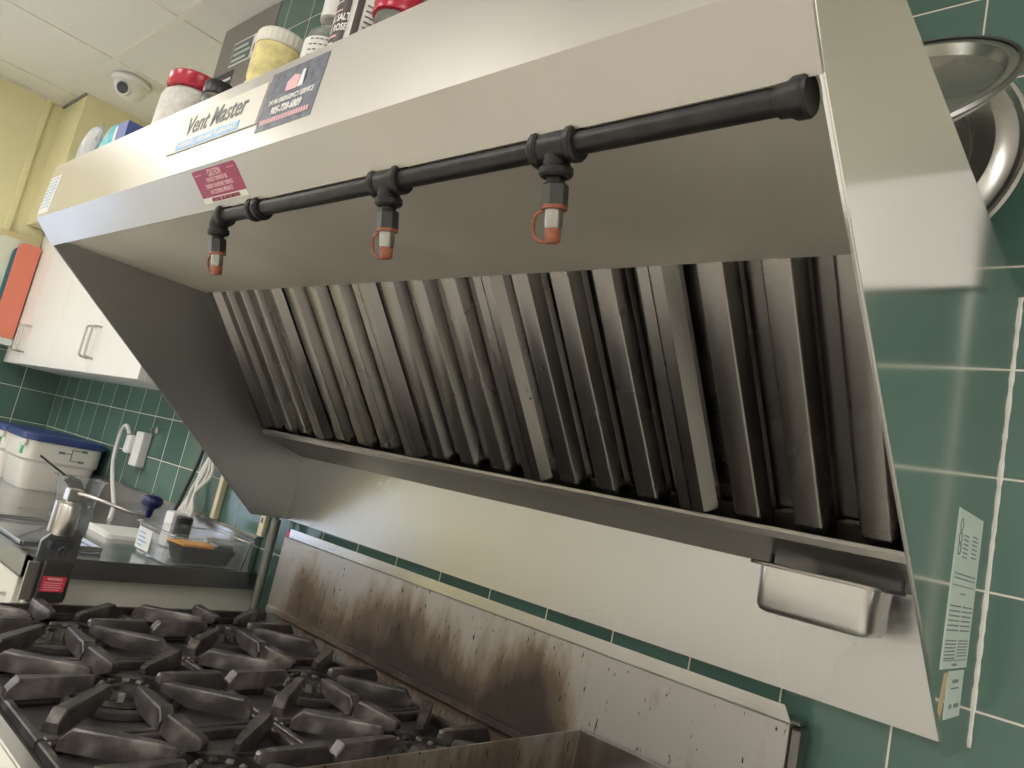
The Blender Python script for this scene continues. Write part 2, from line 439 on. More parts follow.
# yellow boxed-in corner above the cupboard
b = bm_new(); add_box(b, XL, -3.798, -.335, -.006, 2.02, ZC); struct('trim_3', b, M['yellow'])
b = bm_new(); add_box(b, -.142, XR, -.006, 0, 1.886, ZC); struct('trim_7', b, M['sage'])
# conduit strip on the yellow wall
b = bm_new(); add_box(b, XL, XL+.014, -.418, -.392, 1.46, ZC, .004); struct('trim_4', b, M['yellow'])
# ceiling grid
b = bm_new()
for k in range(-2, 10):
    x = -3.305 + .61*k
    if XL < x < XR: add_box(b, x-.012, x+.012, YF, 0, ZC-.004, ZC+.001)
for k in range(6):
    y = -.392 - .61*k
    add_box(b, XL, XR, y-.012, y+.012, ZC-.0045, ZC+.001)
add_box(b, XL, XL+.02, YF, -.335, ZC-.005, ZC+.001)
struct('trim_5', b, M['grid'])
b = bm_new(); add_box(b, XL, -3.798, -.345, -.335, ZC-.012, ZC-.003); struct('trim_6', b, M['duct'])
# tiled chase above the hood and its grey metal cover
b = bm_new(); add_box(b, -2.205, -.62, -.27, 0, 1.78, ZC); struct('wall_chase', b, M['tile'])
duct = thing('duct_cover', 'grey painted steel cover running up to the ceiling behind the spice jars', 'duct cover', (-2.39, -.135, 1.78))
b = bm_new(); add_box(b, -2.58, -2.206, -.272, -.0065, 1.78, ZC-.005, .002); obj('casing', b, M['duct'], duct)
def sticker(par, x0, x1, z0, z1, y, mat, name='sticker'):
    b = bm_new(); add_box(b, x0, x1, y-.0008, y, z0, z1); return obj(name, b, mat, par)
st = sticker(duct, -2.47, -2.285, 2.455, 2.545, -.2722, M['white_paper'], 'instruction_sticker')
b = bm_new(); add_box(b, -2.465, -2.335, -.2738, -.273, 2.462, 2.538); obj('printed_panel', b, M['ink_grey'], st)
for i in range(3):
    b = bm_new(); add_box(b, -2.455, -2.36+.02*(i % 2), -.2745, -.2738, 2.470+.022*i, 2.479+.022*i); obj('printed_line', b, M['pale_paper'], st)
b = bm_new(); add_box(b, -2.315, -2.302, -.2738, -.273, 2.477, 2.53); obj('printed_mark', b, M['ink'], st)
st = sticker(duct, -2.595, -2.417, 2.275, 2.440, -.2722, M['ink'], 'fire_sticker')
b = bm_new(); add_box(b, -2.585, -2.425, -.2738, -.273, 2.403, 2.413); obj('printed_line', b, M['ink_white'], st)
b = bm_new(); add_box(b, -2.585, -2.425, -.2738, -.273, 2.280, 2.370); obj('red_panel', b, M['ink_red'], st)
b = bm_new(); add_prism(b, [(-2.565, 2.285), (-2.525, 2.285), (-2.505, 2.305), (-2.485, 2.285), (-2.445, 2.285), (-2.455, 2.325), (-2.480, 2.315), (-2.495, 2.355), (-2.515, 2.320), (-2.540, 2.345)], -.2748, -.2738, 'y'); obj('flame_emblem', b, M['pink_ink'], st)

# unseen daylight window, placed in the yellow side wall to tint the hood bluish
b = bm_new(); add_box(b, XL+.002, XL+.012, -2.0, -.98, .70, 1.95); struct('unseen_window_1', b, lampmat('unseen_window_daylight', (.50, .66, 1.), 1.3))
b = bm_new()
for (y0, y1, z0, z1) in ((-2.06, -2.0, .64, 2.01), (-.98, -.92, .64, 2.01), (-2.0, -.98, .64, .70), (-2.0, -.98, 1.95, 2.01), (-1.51, -1.47, .70, 1.95)): add_box(b, XL+.001, XL+.03, y0, y1, z0, z1)
struct('trim_8', b, M['white_lam'])
# fluorescent ceiling lights
def troffer(cx, cy, lab, sx=.58, sy=1.18, s=11):
    t = thing('ceiling_light', lab, 'ceiling light', (cx, cy, ZC-.03), 'recessed fluorescent ceiling lights')
    b = bm_new()
    for (x0, x1, y0, y1) in ((cx-sx/2, cx-sx/2+.03, cy-sy/2, cy+sy/2), (cx+sx/2-.03, cx+sx/2, cy-sy/2, cy+sy/2),
                             (cx-sx/2+.03, cx+sx/2-.03, cy-sy/2, cy-sy/2+.03), (cx-sx/2+.03, cx+sx/2-.03, cy+sy/2-.03, cy+sy/2)):
        add_box(b, x0, x1, y0, y1, ZC-.03, ZC-.005)
    obj('frame', b, M['grid'], t)
    b = bm_new(); add_box(b, cx-sx/2+.03, cx+sx/2-.03, cy-sy/2+.03, cy+sy/2-.03, ZC-.02, ZC-.012)
    obj('diffuser', b, lampmat('fluorescent_diffuser', (1., .97, .94), s), t)
troffer(-1.9, -2.55, 'recessed fluorescent ceiling light nearest the hood', s=9)
troffer(1.15, -1.6, 'recessed fluorescent ceiling light over the cook', s=9)
troffer(-3.4, -1.9, 'recessed fluorescent ceiling light by the yellow wall', s=8)
troffer(-.4, -2.75, 'recessed fluorescent ceiling light at the back of the kitchen', s=9)

# dome camera
t = thing('dome_camera', 'small white security dome camera fixed to the ceiling', 'security camera', (-3.405, -.285, ZC-.004))
b = bm_new(); add_lathe(b, [(0, 0), (.075, 0), (.078, -.012), (.068, -.022), (0, -.022)], (-3.405, -.285, ZC-.004)); obj('mounting_ring', b, M['white_plastic'], t, True)
b = bm_new(); add_lathe(b, [(.064, -.0225), (.063, -.04), (.052, -.062), (.03, -.078), (0, -.083)], (-3.405, -.285, ZC-.004)); obj('housing', b, M['white_plastic'], t, True, 1.2)
dv = Vector((.70, -.62, -.35)).normalized(); c0 = Vector((-3.405, -.285, ZC-.045))
b = bm_new(); add_lathe(b, [(.030, .040), (.030, .058), (.024, .062), (.024, .055)], c0, dv); obj('lens_ring', b, M['white_plastic'], t, True)
b = bm_new(); add_lathe(b, [(.024, .05), (.023, .060), (.012, .066), (0, .067)], c0, dv); obj('lens', b, M['lens'], t, True)

# ------------------------------------------------------------------ wall cupboard (white, left)
cup = thing('wall_cabinet', 'long white wall cupboard with wire pulls over the left worktop', 'cabinet', (-3.35, -.13, 1.37))
CZ0, CZ1, CX1 = 1.372, 2.005, -2.50
b = bm_new(); add_box(b, XL+.009, CX1, -.235, -.001, CZ0, CZ1); obj('carcass', b, M['white_lam'], cup)
doors = [(-4.108, -3.80), (-3.796, -3.42), (-3.416, -2.99), (-2.986, -2.505)]
doors = [(-4.109, -3.862), (-3.858, -3.462), (-3.458, -2.99), (-2.986, -2.505)]
hx = [-3.892, -3.828, -3.015, -2.958]
for i, (x0, x1) in enumerate(doors):
    b = bm_new(); add_box(b, x0, x1, -.256, -.236, CZ0, CZ1-.002, .0015, 1); d = obj('door', b, M['white_lam'], cup)
    b = bm_new(); x = hx[i]
    add_tube(b, smooth_path([(x, -.256, 1.425), (x, -.284, 1.43), (x, -.287, 1.45), (x, -.287, 1.52), (x, -.284, 1.54), (x, -.256, 1.545)], 4), .0045, 8)
    obj('handle', b, M['chrome'], d, True)

# cutting boards by the side wall
def board(x, y0, y1, z0, z1, mat, lab, th=.012, r=.03):
    pr = []
    for (cy, cz, a0) in ((y1-.004, z1-.004, 0), (y0+r, z1-r, 90), (y0+.004, z0+.004, 180), (y1-.004, z0+.004, 270)):
        rr = r if a0 == 90 else .004
        for k in range(6):
            a = math.radians(a0 + 90*k/5); pr.append((cy+math.cos(a)*rr, cz+math.sin(a)*rr))
    b = bm_new(); add_prism(b, pr, x, x+th, 'x', .002)
    o = obj('cutting_board', b, mat); tag(o, lab, 'cutting board', 'cutting boards in the wall rack'); rebase(o, (x+th/2, (y0+y1)/2, z0))
board(-4.104, -.445, -.262, 1.462, 1.965, M['cream_board'], 'beige cutting board, rearmost and tallest in the rack on the yellow wall')
board(-4.088, -.430, -.262, 1.462, 1.935, M['mint_board'], 'pale white-green cutting board between the beige and the teal one')
board(-4.072, -.365, -.262, 1.462, 1.90, M['teal_board'], 'dark teal cutting board mostly hidden behind the orange one')
board(-4.056, -.352, -.262, 1.462, 1.925, M['orange_board'], 'orange-red cutting board, frontmost in the rack', .016)
rk = thing('board_rack', 'narrow wall ledge that holds the upright cutting boards', 'rack', (-4.075, -.36, 1.445))
b = bm_new(); add_box(b, -4.111, -4.03, -.46, -.262, 1.445, 1.4605, .002); obj('ledge', b, M['pale_paper'], rk)
b = bm_new(); add_box(b, -4.034, -4.03, -.46, -.262, 1.4605, 1.475); obj('lip', b, M['pale_paper'], rk)

# ------------------------------------------------------------------ range hood
hood = thing('range_hood', 'long stainless steel canopy hood on the green tiled wall above the range', 'range hood', ((HX0+HX1)/2, -.4, 1.072))
YC, ZCR = -.793, 1.621            # crease
YLP, ZLP = -.752, 1.578           # lip
ZP = 1.592                        # inner ceiling
prof = [(0, 1.072), (-.128, 1.072), (YLP, ZLP), (YC, ZCR), (-.786, 1.742), (-.62, 1.724), (0, 1.682)]
for x0, x1, m, nm in ((HX0-.002, HX0+.008, M['hood_inside_left'], 'side_panel'), (HX1-.0045, HX1, M['hood_side'], 'side_panel')):
    b = bm_new(); add_prism(b, prof, x0, x1, 'x', .0015); sp = obj(nm, b, m, hood)
SPR = sp
sp['label'] = 'polished right side panel mirroring the tiles'
b = bm_new(); add_sheet(b, [(-.76, 1.7405), (-.787, 1.7425), (YC-.001, ZCR), (YLP, ZLP-.001), (YLP+.012, ZLP+.010), (YLP+.02, ZP)], HX0+.001, HX1-.001, .002); obj('front_fascia', b, M['hood'], hood)
b = bm_new(); add_prism(b, [(-.787, 1.742), (-.787, 1.738), (-.62, 1.720), (-.001, 1.679), (-.001, 1.683), (-.62, 1.7245)], HX0+.001, HX1-.001); obj('top_panel', b, M['hood'], hood)
b = bm_new(); add_box(b, HX0+.008, HX1-.005, YLP+.02, -.408, ZP, ZP+.003); obj('inner_ceiling', b, M['hood_plate'], hood)
b = bm_new(); add_box(b, HX0+.008, HX1-.005, -.022, -.001, 1.072, 1.66); obj('back_panel', b, M['hood_back'], hood)
# trough and filter rails
b = bm_new(); add_sheet(b, [(-.0235, 1.2485), (-.156, 1.2855), (-.1605, 1.293), (-.1595, 1.2965), (-.156, 1.2975)], HX0+.008, HX1-.005, .003); obj('grease_trough', b, M['hood_in'], hood)
b = bm_new(); add_sheet(b, [(-.408, 1.5935), (-.408, 1.612)], HX0+.008, HX1-.005, .003); obj('filter_rail', b, M['hood_in'], hood)
b = bm_new(); add_box(b, HX0+.008, HX1-.005, -.40, -.024, 1.655, 1.658); obj('plenum_cover', b, M['dark_steel'], hood)
b = bm_new(); add_tube(b, [(HX1-.03, -.163, 1.262), (HX1-.01, -.163, 1.262)], .006, 10); obj('trough_drain', b, M['dark_steel'], hood, True)

# plates and stickers on the hood
yf = lambda z: -.787 + (1.7425 - z) / (1.7425-ZCR) * (YC-.001+.787) - .001
def fascia_plate(x0, x1, z0, z1, mat, name, t=.0012, lab=None):
    b = bm_new(); add_prism(b, [(yf(z0), z0), (yf(z0)-t, z0), (yf(z1)-t, z1), (yf(z1), z1)], x0, x1)
    o = obj(name, b, mat, hood)
    if lab: o['label'] = lab
    return o
fn = Vector((0, yf(1.70)-yf(1.65), .05)).normalized()
bp = fascia_plate(-1.205, -.926, 1.660, 1.722, M['sign_white'], 'brand_plate', .002, 'ivory plate reading Vent Master')
text('Vent Master', .044, (-1.063, yf(1.700)-.0026, 1.6985), (1, 0, 0), fn, M['ink_grey'], bp, .86, .12, off=.0002)
b = bm_new(); add_box(b, -1.172, -.975, yf(1.667)-.0030, yf(1.667)-.0015, 1.6615, 1.6755, .0005, 1); bar = obj('blue_bar', b, M['sign_blue'], bp)
for i in range(26):
    if i in (8, 16): continue
    b = bm_new(); x = -1.160 + i*.0069; add_box(b, x, x+.0042, yf(1.667)-.0034, yf(1.667)-.0029, 1.665, 1.6715); 
    if i == 0: acc = b
    else: merge(acc, b)
obj('lettering', acc, M['ink_white'], bar)
ss = fascia_plate(-.921, -.789, 1.645, 1.732, M['navy_sticker'], 'service_sticker', .0006, 'slate sticker of the service company')
yz = lambda z: yf(z)-.0011
text('24 HR EMERGENCY SERVICE', .0105, (-.853, yz(1.684), 1.684), (1, 0, 0), fn, M['ink_white'], ss, .80, .1, off=.0002)
text('905-738-6809', .0155, (-.857, yz(1.670), 1.670), (1, 0, 0), fn, M['ink_white'], ss, .82, .1, off=.0004)
b = bm_new()
for i in range(20):
    x = -.912 + i*.0058; add_box(b, x, x+.0040, yz(1.657)-.0003, yz(1.657), 1.6535, 1.6605)
obj('lettering', b, M['pink_ink'], ss)
b = bm_new(); add_prism(b, [(-.872, 1.695), (-.846, 1.695), (-.842, 1.712), (-.857, 1.716), (-.872, 1.708)], yz(1.70)-.0006, yz(1.70), 'y'); obj('logo', b, M['pink_ink'], ss)
b = bm_new(); add_prism(b, [(-.844, 1.695), (-.832, 1.695), (-.832, 1.718), (-.838, 1.718)], yz(1.70)-.0007, yz(1.70), 'y'); obj('logo', b, M['ink_white'], ss)
cl = fascia_plate(-1.840, -1.772, 1.628, 1.714, M['white_paper'], 'corner_label', .0006, 'white printed label wrapped on the left corner')
b = bm_new()
for i in range(9):
    z = 1.640 + i*.0082
    for j in range(3): add_box(b, -1.832+.019*j, -1.832+.019*j+.009+random.random()*.006, yz(z)-.0002, yz(z), z, z+.0035)
obj('lettering', b, M['sign_blue'], cl)
# caution label on the sloping band
bd = Vector((0, YLP-YC, ZLP-ZCR)).normalized(); bn = Vector((0, bd.z, -bd.y)).normalized()
if bn.z > 0: bn = -bn
def band_pt(x, s, t=0): return Vector((x, YC, ZCR)) + bd*s + bn*t
def band_plate(x0, x1, s0, s1, mat, name, par, t0=.0012, t1=.0018, cut=0):
    b = bm_new(); c = cut
    P = [(x0, s0), (x1-c, s0), (x1, s0+c), (x1, s1-c), (x1-c, s1), (x0+c, s1), (x0, s1-c)] if c else [(x0, s0), (x1, s0), (x1, s1), (x0, s1)]
    a = [b.verts.new(band_pt(x, s, t0)) for x, s in P]; d = [b.verts.new(band_pt(x, s, t1)) for x, s in P]
    b.faces.new(a[::-1]); b.faces.new(d); n = len(P)
    for i in range(n): b.faces.new((a[i], a[(i+1) % n], d[(i+1) % n], d[i]))
    return obj(name, b, mat, par)
cp = band_plate(-1.094, -.964, .004, .052, M['caution'], 'caution_label', hood, cut=.004)
cp['label'] = 'maroon CAUTION label'
wp = band_plate(-1.094, -.964, .0435, .0518, M['sign_white'], 'white_strip', cp, .0017, .0021)
up = -bd
text('CAUTION', .0135, band_pt(-1.029, .0115, .0021), (1, 0, 0), up, M['pink_ink'], cp, .62, off=.0003)
text('EXHAUST FAN MUST BE', .0085, band_pt(-1.029, .0205, .0021), (1, 0, 0), up, M['pink_ink'], cp, .66, off=.0002)
text('TURNED ON BEFORE TURNING', .0085, band_pt(-1.029, .0290, .0021), (1, 0, 0), up, M['pink_ink'], cp, .66, off=.0002)
text('ON COOKING APPLIANCE', .0085, band_pt(-1.029, .0372, .0021), (1, 0, 0), up, M['pink_ink'], cp, .66, off=.0002)
text('AUTOMATIC FIRE SYSTEM INSTALLED', .0072, band_pt(-1.027, .0478, .0024), (1, 0, 0), up, M['caution'], wp, .68, off=.0002)
band_plate(-1.089, -1.069, .0105, .0112, M['pink_ink'], 'dash', cp, .0017, .0021)
band_plate(-.991, -.972, .0100, .0107, M['pink_ink'], 'dash', cp, .0017, .0021)
# rating label on the polished side
def side_rect(par, y0, y1, z0, z1, mat, name, x=HX1, t=.0006):
    b = bm_new(); add_box(b, x, x+t, y0, y1, z0, z1); return obj(name, b, mat, par)
rl = side_rect(hood, -.212, -.078, 1.177, 1.358, M['pale_paper'], 'rating_label', HX1+.0001); rl['label'] = 'tall printed rating label'
b = bm_new(); X = HX1+.0008
def dashrow(b, y0, y1, z, h, w=.006, gap=.0025):
    y = y0
    while y < y1:
        ww = w*(.5+random.random()); add_box(b, X-.0002, X+.0002, y, min(y+ww, y1), z, z+h); y += ww+gap
for k in range(6): dashrow(b, -.175, -.15, 1.329-.005*k, .0018); dashrow(b, -.128, -.10, 1.332-.005*k, .0018)
dashrow(b, -.20, -.09, 1.284, .0016); dashrow(b, -.20, -.09, 1.279, .0016); dashrow(b, -.205, -.085, 1.271, .0012, .02, .001)
dashrow(b, -.16, -.135, 1.262, .0015)
for k in range(6): dashrow(b, -.205, -.15, 1.247-.0055*k, .0018); dashrow(b, -.14, -.088, 1.247-.0055*k, .0018)
for k in range(10): dashrow(b, -.205, -.152, 1.208-.0040*k+.0, .0016) if k < 6 else None; dashrow(b, -.142, -.088, 1.208-.0035*min(k, 6), .0014) if k < 6 else None
dashrow(b, -.205, -.085, 1.186, .001, .03, .001); dashrow(b, -.16, -.135, 1.180, .0025)
obj('lettering', b, M['ink_grey'], rl)
b = bm_new()
for cz in (1.340, 1.325, 1.313):
    add_tube(b, [(X, -.195+math.cos(a*PI/8)*.007, cz+math.sin(a*PI/8)*.007) for a in range(16)], .0008, 6, closed=True)
obj('logo', b, M['ink_grey'], rl)
r2 = side_rect(hood, -.168, -.088, 1.120, 1.174, M['pale_paper'], 'small_label', HX1+.0001)
b = bm_new(); dashrow(b, -.145, -.115, 1.160, .004); dashrow(b, -.15, -.11, 1.153, .0018); dashrow(b, -.15, -.135, 1.131, .005); dashrow(b, -.125, -.10, 1.131, .005); obj('lettering', b, M['ink_grey'], r2)
b = bm_new(); add_prism(b, [(-.198, 1.130), (-.186, 1.122), (-.176, 1.150), (-.176, 1.173), (-.186, 1.172)], HX1+.0001, HX1+.0007, 'x'); o = obj('torn_label', b, M['tan'], hood)
# caulk bead where the hood meets the tiles
b = bm_new(); pts = [(HX1+.001, -.001, 1.074+.01*k) for k in range(62)]
add_tube(b, pts, [.0012+random.random()*.0016 for _ in pts], 6); obj('caulk_bead', b, M['caulk'], hood, True, 3)

# ------------------------------------------------------------------ baffle filters
A = Vector((0, -.391, 1.604)); Bv = Vector((0, -.139, 1.284))
fd = (Bv-A).normalized(); FL = (Bv-A).length; fnrm = Vector((0, fd.z, -fd.y))
if fnrm.y > 0: fnrm = -fnrm
FM = Matrix(((1, 0, 0, 0), (0, fd.y, fnrm.y, A.y), (0, fd.z, fnrm.z, A.z), (0, 0, 0, 1)))   # local: x, s along slope, t outwards
def chan(b, prof, s0, s1):
    """closed (x,t) profile swept down the slope"""
    bb = bmesh.new()
    v0 = [bb.verts.new((x, s0, t)) for x, t in prof]; v1 = [bb.verts.new((x, s1, t)) for x, t in prof]
    n = len(prof); bb.faces.new(v0); bb.faces.new(v1[::-1])
    for i in range(n): bb.faces.new((v0[i], v1[i], v1[(i+1) % n], v0[(i+1) % n]))
    bmesh.ops.recalc_face_normals(bb, faces=bb.faces); bmesh.ops.transform(bb, matrix=FM, verts=bb.verts); merge(b, bb)
def hat(cx, w_out, w_in, t_out, t_in, th=.0016):
    """bent sheet channel, crown towards the room"""
    e = .0022
    o = [(cx-w_out/2, t_in), (cx-w_in/2-e*.8, t_out-e*1.3), (cx-w_in/2-e*.3, t_out-e*.35), (cx-w_in/2+e, t_out), (cx+w_in/2-e, t_out), (cx+w_in/2+e*.3, t_out-e*.35), (cx+w_in/2+e*.8, t_out-e*1.3), (cx+w_out/2, t_in)]
    i = [(cx+w_out/2-th*1.3, t_in), (cx+w_in/2-th*.6, t_out-th), (cx-w_in/2+th*.6, t_out-th), (cx-w_out/2+th*1.3, t_in)]
    return o + i
def baffle_end(b, cx, w_out, w_in, t_out, t_in, s0, s1):
    """folded, chamfered closed foot of a baffle"""
    bb = bmesh.new()
    a = [bb.verts.new(p) for p in ((cx-w_out/2, s0, t_in), (cx-w_in/2, s0, t_out), (cx+w_in/2, s0, t_out), (cx+w_out/2, s0, t_in))]
    c = [bb.verts.new(p) for p in ((cx-w_out/2*.9, s1, t_in), (cx-w_in/2, s1, t_in+(t_out-t_in)*.35), (cx+w_in/2, s1, t_in+(t_out-t_in)*.35), (cx+w_out/2*.9, s1, t_in))]
    bb.faces.new(a); bb.faces.new(c[::-1])
    for k in range(4): bb.faces.new((a[k], c[k], c[(k+1) % 4], a[(k+1) % 4]))
    bmesh.ops.recalc_face_normals(bb, faces=bb.faces); bmesh.ops.transform(bb, matrix=FM, verts=bb.verts); merge(b, bb)
seams = [HX0+.010, -1.552, -1.206, -.868, -.552, HX1-.007]
flabs = ['first baffle filter, at the left end of the hood', 'second baffle filter from the left end of the hood',
         'middle baffle filter, below the gap between the two right nozzles', 'fourth baffle filter from the left, with two small holes',
         'fifth baffle filter, right end of the hood above the steel drip pan']
for i in range(5):
    x0, x1 = seams[i]+.001, seams[i+1]-.001; cx = (x0+x1)/2
    t = thing('baffle_filter', 'greasy stainless ' + flabs[i], 'grease filter', (cx, -.142, 1.30), 'baffle filters in the hood')
    W_ = x1-x0; p = W_/4
    b = bm_new()
    # end channels are half hats, plus head and foot rails
    g = p*.40
    chan(b, [(x0, -.020), (x0, .012), (x0+g*.55, .012), (x0+g, -.004), (x0+g-.002, -.005), (x0+g*.5, .0105), (x0+.0016, .0105), (x0+.0016, -.020)], 0, FL-.030)
    chan(b, [(x1, -.020), (x1-.0016, -.020), (x1-.0016, .0105), (x1-g*.5, .0105), (x1-g+.002, -.005), (x1-g, -.004), (x1-g*.55, .012), (x1, .012)], 0, FL-.030)
    chan(b, [(x0, -.024), (x0, -.016), (x1, -.016), (x1, -.024)], FL-.036, FL-.006)
    chan(b, [(x0, -.024), (x0, -.006), (x1, -.006), (x1, -.024)], -.002, .006)
    obj('frame', b, M['filter'], t)
    for k in range(3):
        c = x0 + p*(k+1)
        b = bm_new(); chan(b, hat(c, p*.66, p*.40, .010, -.012), 0, FL-.038)
        baffle_end(b, c, p*.66, p*.40, .010, -.012, FL-.038, FL-.018)
        obj('front_baffle', b, M['filter'], t, True, .9)
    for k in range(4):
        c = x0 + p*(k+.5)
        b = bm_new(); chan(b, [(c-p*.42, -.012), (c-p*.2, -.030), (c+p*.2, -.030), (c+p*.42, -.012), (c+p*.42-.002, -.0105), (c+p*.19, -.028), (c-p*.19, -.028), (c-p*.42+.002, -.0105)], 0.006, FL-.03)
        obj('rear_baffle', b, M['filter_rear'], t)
    if i == 3:
        b = bm_new()
        for (x, s) in ((x0+p*1.05, .16), (x0+p*.55, .215)):
            bb = bmesh.new(); bmesh.ops.create_circle(bb, cap_ends=True, segments=10, radius=.0028, matrix=Matrix.Translation((x, s, .0134))); bmesh.ops.transform(bb, matrix=FM, verts=bb.verts); merge(b, bb)
        obj('rivet_hole', b, M['ink'], t)

# ------------------------------------------------------------------ fire suppression pipe and nozzles
PY, PZ = -.742, 1.5685
sup = thing('suppression_pipe', 'black iron fire suppression pipe along the front lip inside the hood', 'pipe', (-.62, PY, PZ))
XT = [-.432, -.672]; XE = -1.078
TILT = .24
def tilt_mesh(o, x):
    p = Vector((x, PY, PZ)) - wloc(sup)
    o.data.transform(Matrix.Translation(p) @ Matrix.Rotation(TILT, 4, 'X') @ Matrix.Translation(-p))
b = bm_new(); add_tube(b, [(HX1-.012, PY, PZ), (XE+.012, PY, PZ)], .0105, 18); obj('pipe', b, M['black_pipe'], sup, True)
b = bm_new(); add_lathe(b, [(0, 0), (.014, 0), (.0155, .002), (.0155, .010), (.013, .014), (.0125, .022), (.0105, .023)], (HX1-.010, PY, PZ), (-1, 0, 0), 24); obj('end_cap', b, M['black_pipe'], sup, True)
def collar(b, x, y, z, ax, r=.0165, w=.010):
    add_lathe(b, [(.010, -w/2-.001), (r-.002, -w/2), (r, -w/4), (r, w/4), (r-.002, w/2), (.010, w/2+.001)], (x, y, z), ax, 24)
for x in XT:
    b = bm_new(); collar(b, x-.020, PY, PZ, (1, 0, 0)); collar(b, x+.020, PY, PZ, (1, 0, 0))
    add_lathe(b, [(.0135, -.018), (.0145, -.01), (.0145, .01), (.0135, .018)], (x, PY, PZ), (1, 0, 0), 24)
    add_tube(b, [(x, PY, PZ), (x, PY, PZ-.020)], .0125, 20); collar(b, x, PY, PZ-.022, (0, 0, 1), .0155, .010)
    tilt_mesh(obj('tee_fitting', b, M['black_pipe'], sup, True), x)
b = bm_new(); pts = [(XE+.020, PY, PZ)] + [(XE+.014-math.sin(a)*.014, PY, PZ-.014+math.cos(a)*.014) for a in [k*PI/2/7 for k in range(8)]] + [(XE, PY, PZ-.022)]
add_tube(b, pts, .0135, 18); collar(b, XE+.020, PY, PZ, (1, 0, 0)); collar(b, XE, PY, PZ-.022, (0, 0, 1), .0155); tilt_mesh(obj('elbow_fitting', b, M['black_pipe'], sup, True), XE)
b = bm_new(); collar(b, -.952, PY, PZ, (1, 0, 0)); collar(b, -.970, PY, PZ, (1, 0, 0)); add_tube(b, [(-.978, PY, PZ), (-.944, PY, PZ)], .013, 18); obj('coupling', b, M['black_pipe'], sup, True)
def nozzle(x, lab):
    t = thing('spray_nozzle', lab, 'nozzle', (x, PY, PZ), 'fire suppression nozzles')
    z = PZ-.026
    b = bm_new(); add_tube(b, [(x, PY, z+.002), (x, PY, z-.008)], .0085, 12); obj('nipple', b, M['black_pipe'], t, True)
    b = bm_new(); add_lathe(b, [(0, -.006), (.0105, -.006), (.012, -.008), (.012, -.026), (.0105, -.028), (0, -.028)], (x, PY, z), (0, 0, 1), 6, .3); obj('hex_body', b, M['hex'], t)
    b = bm_new(); add_lathe(b, [(0, -.0275), (.0083, -.0275), (.0083, -.044), (.0075, -.046), (0, -.046)], (x, PY, z), seg=20); obj('tip', b, M['brass'], t, True)
    b = bm_new(); add_lathe(b, [(0, -.0455), (.0068, -.0455), (.0074, -.048), (.0070, -.057), (.0055, -.059), (0, -.059)], (x, PY, z), seg=18); obj('blow_off_cap', b, M['rust'], t, True)
    b = bm_new(); add_lathe(b, [(.0086, -.026), (.0118, -.026), (.0118, -.0295), (.0086, -.0295)], (x, PY, z), seg=20)
    add_tube(b, smooth_path([(x-.008, PY-.002, z-.028), (x-.018, PY-.004, z-.033), (x-.0205, PY-.004, z-.044), (x-.016, PY-.003, z-.055), (x-.004, PY, z-.058)], 5), .0016, 8); obj('cap_strap', b, M['rust'], t, True)
    t.rotation_euler = (TILT, 0, 0)
    return t
nozzle(XT[0], 'spray nozzle with rusty cap and loop under the right-hand tee')
nozzle(XT[1], 'spray nozzle with rusty cap and loop under the middle tee')
nozzle(XE, 'spray nozzle with cap under the elbow at the left end of the pipe')

# ------------------------------------------------------------------ drip pan on the trough
t = thing('drip_pan', 'small rectangular stainless grease pan hung below the right end of the trough', 'pan', (-.367, -.122, 1.182))
px0, px1, py0, py1, pz0, pz1 = -.452, -.282, -.160, -.062, 1.182, 1.2465
def rrect(x0, x1, y0, y1, r, n=5):
    P = []
    for (cx, cy, a0) in ((x1-r, y1-r, 0), (x0+r, y1-r, 90), (x0+r, y0+r, 180), (x1-r, y0+r, 270)):
        for k in range(n+1):
            a = math.radians(a0+90*k/n); P.append((cx+math.cos(a)*r, cy+math.sin(a)*r))
    return P
def loft(b, loops, cap0=True, cap1=True):
    R_ = [[b.verts.new(p) for p in L] for L in loops]; n = len(R_[0])
    for i in range(len(R_)-1):
        for k in range(n): b.faces.new((R_[i][k], R_[i][(k+1) % n], R_[i+1][(k+1) % n], R_[i+1][k]))
    if cap0: b.faces.new(R_[0][::-1])
    if cap1: b.faces.new(R_[-1])
def lz(x0, x1, y0, y1, r, z): return [(x, y, z) for x, y in rrect(x0, x1, y0, y1, r)]
b = bm_new()
I = lambda d, z, r: lz(px0+.006+d, px1-.006-d, py0+.006+d, py1-.006-d, r, z)
loft(b, [I(.014, pz0, .012), I(.006, pz0+.003, .014), I(.002, pz0+.010, .016), I(0, pz1-.003, .018),
         lz(px0, px1, py0, py1, .020, pz1-.0012), lz(px0, px1, py0, py1, .020, pz1), I(.0015, pz1, .017), I(.004, pz0+.011, .014), I(.012, pz0+.003, .012)])
obj('pan_body', b, M['pan'], t, True, .9)
b = bm_new(); add_tube(b, [(x, y, pz1-.0005) for x, y in rrect(px0-.001, px1+.001, py0-.001, py1+.001, .020)], .0022, 8, closed=True); obj('rolled_rim', b, M['chrome'], t, True)
# bracket rails that carry the pan
for (x, y0, y1) in ((px0-.004, py0+.012, py1+.035), (px1+.004, py0+.012, py1+.035)):
    pass
for x in (px0-.0055, px1+.0025):
    b = bm_new(); add_box(b, x, x+.003, -.150, -.066, 1.2440, 1.2490); add_box(b, x, x+.003, -.085, -.075, 1.2489, 1.2625); obj('hanger', b, M['ink'], hood)

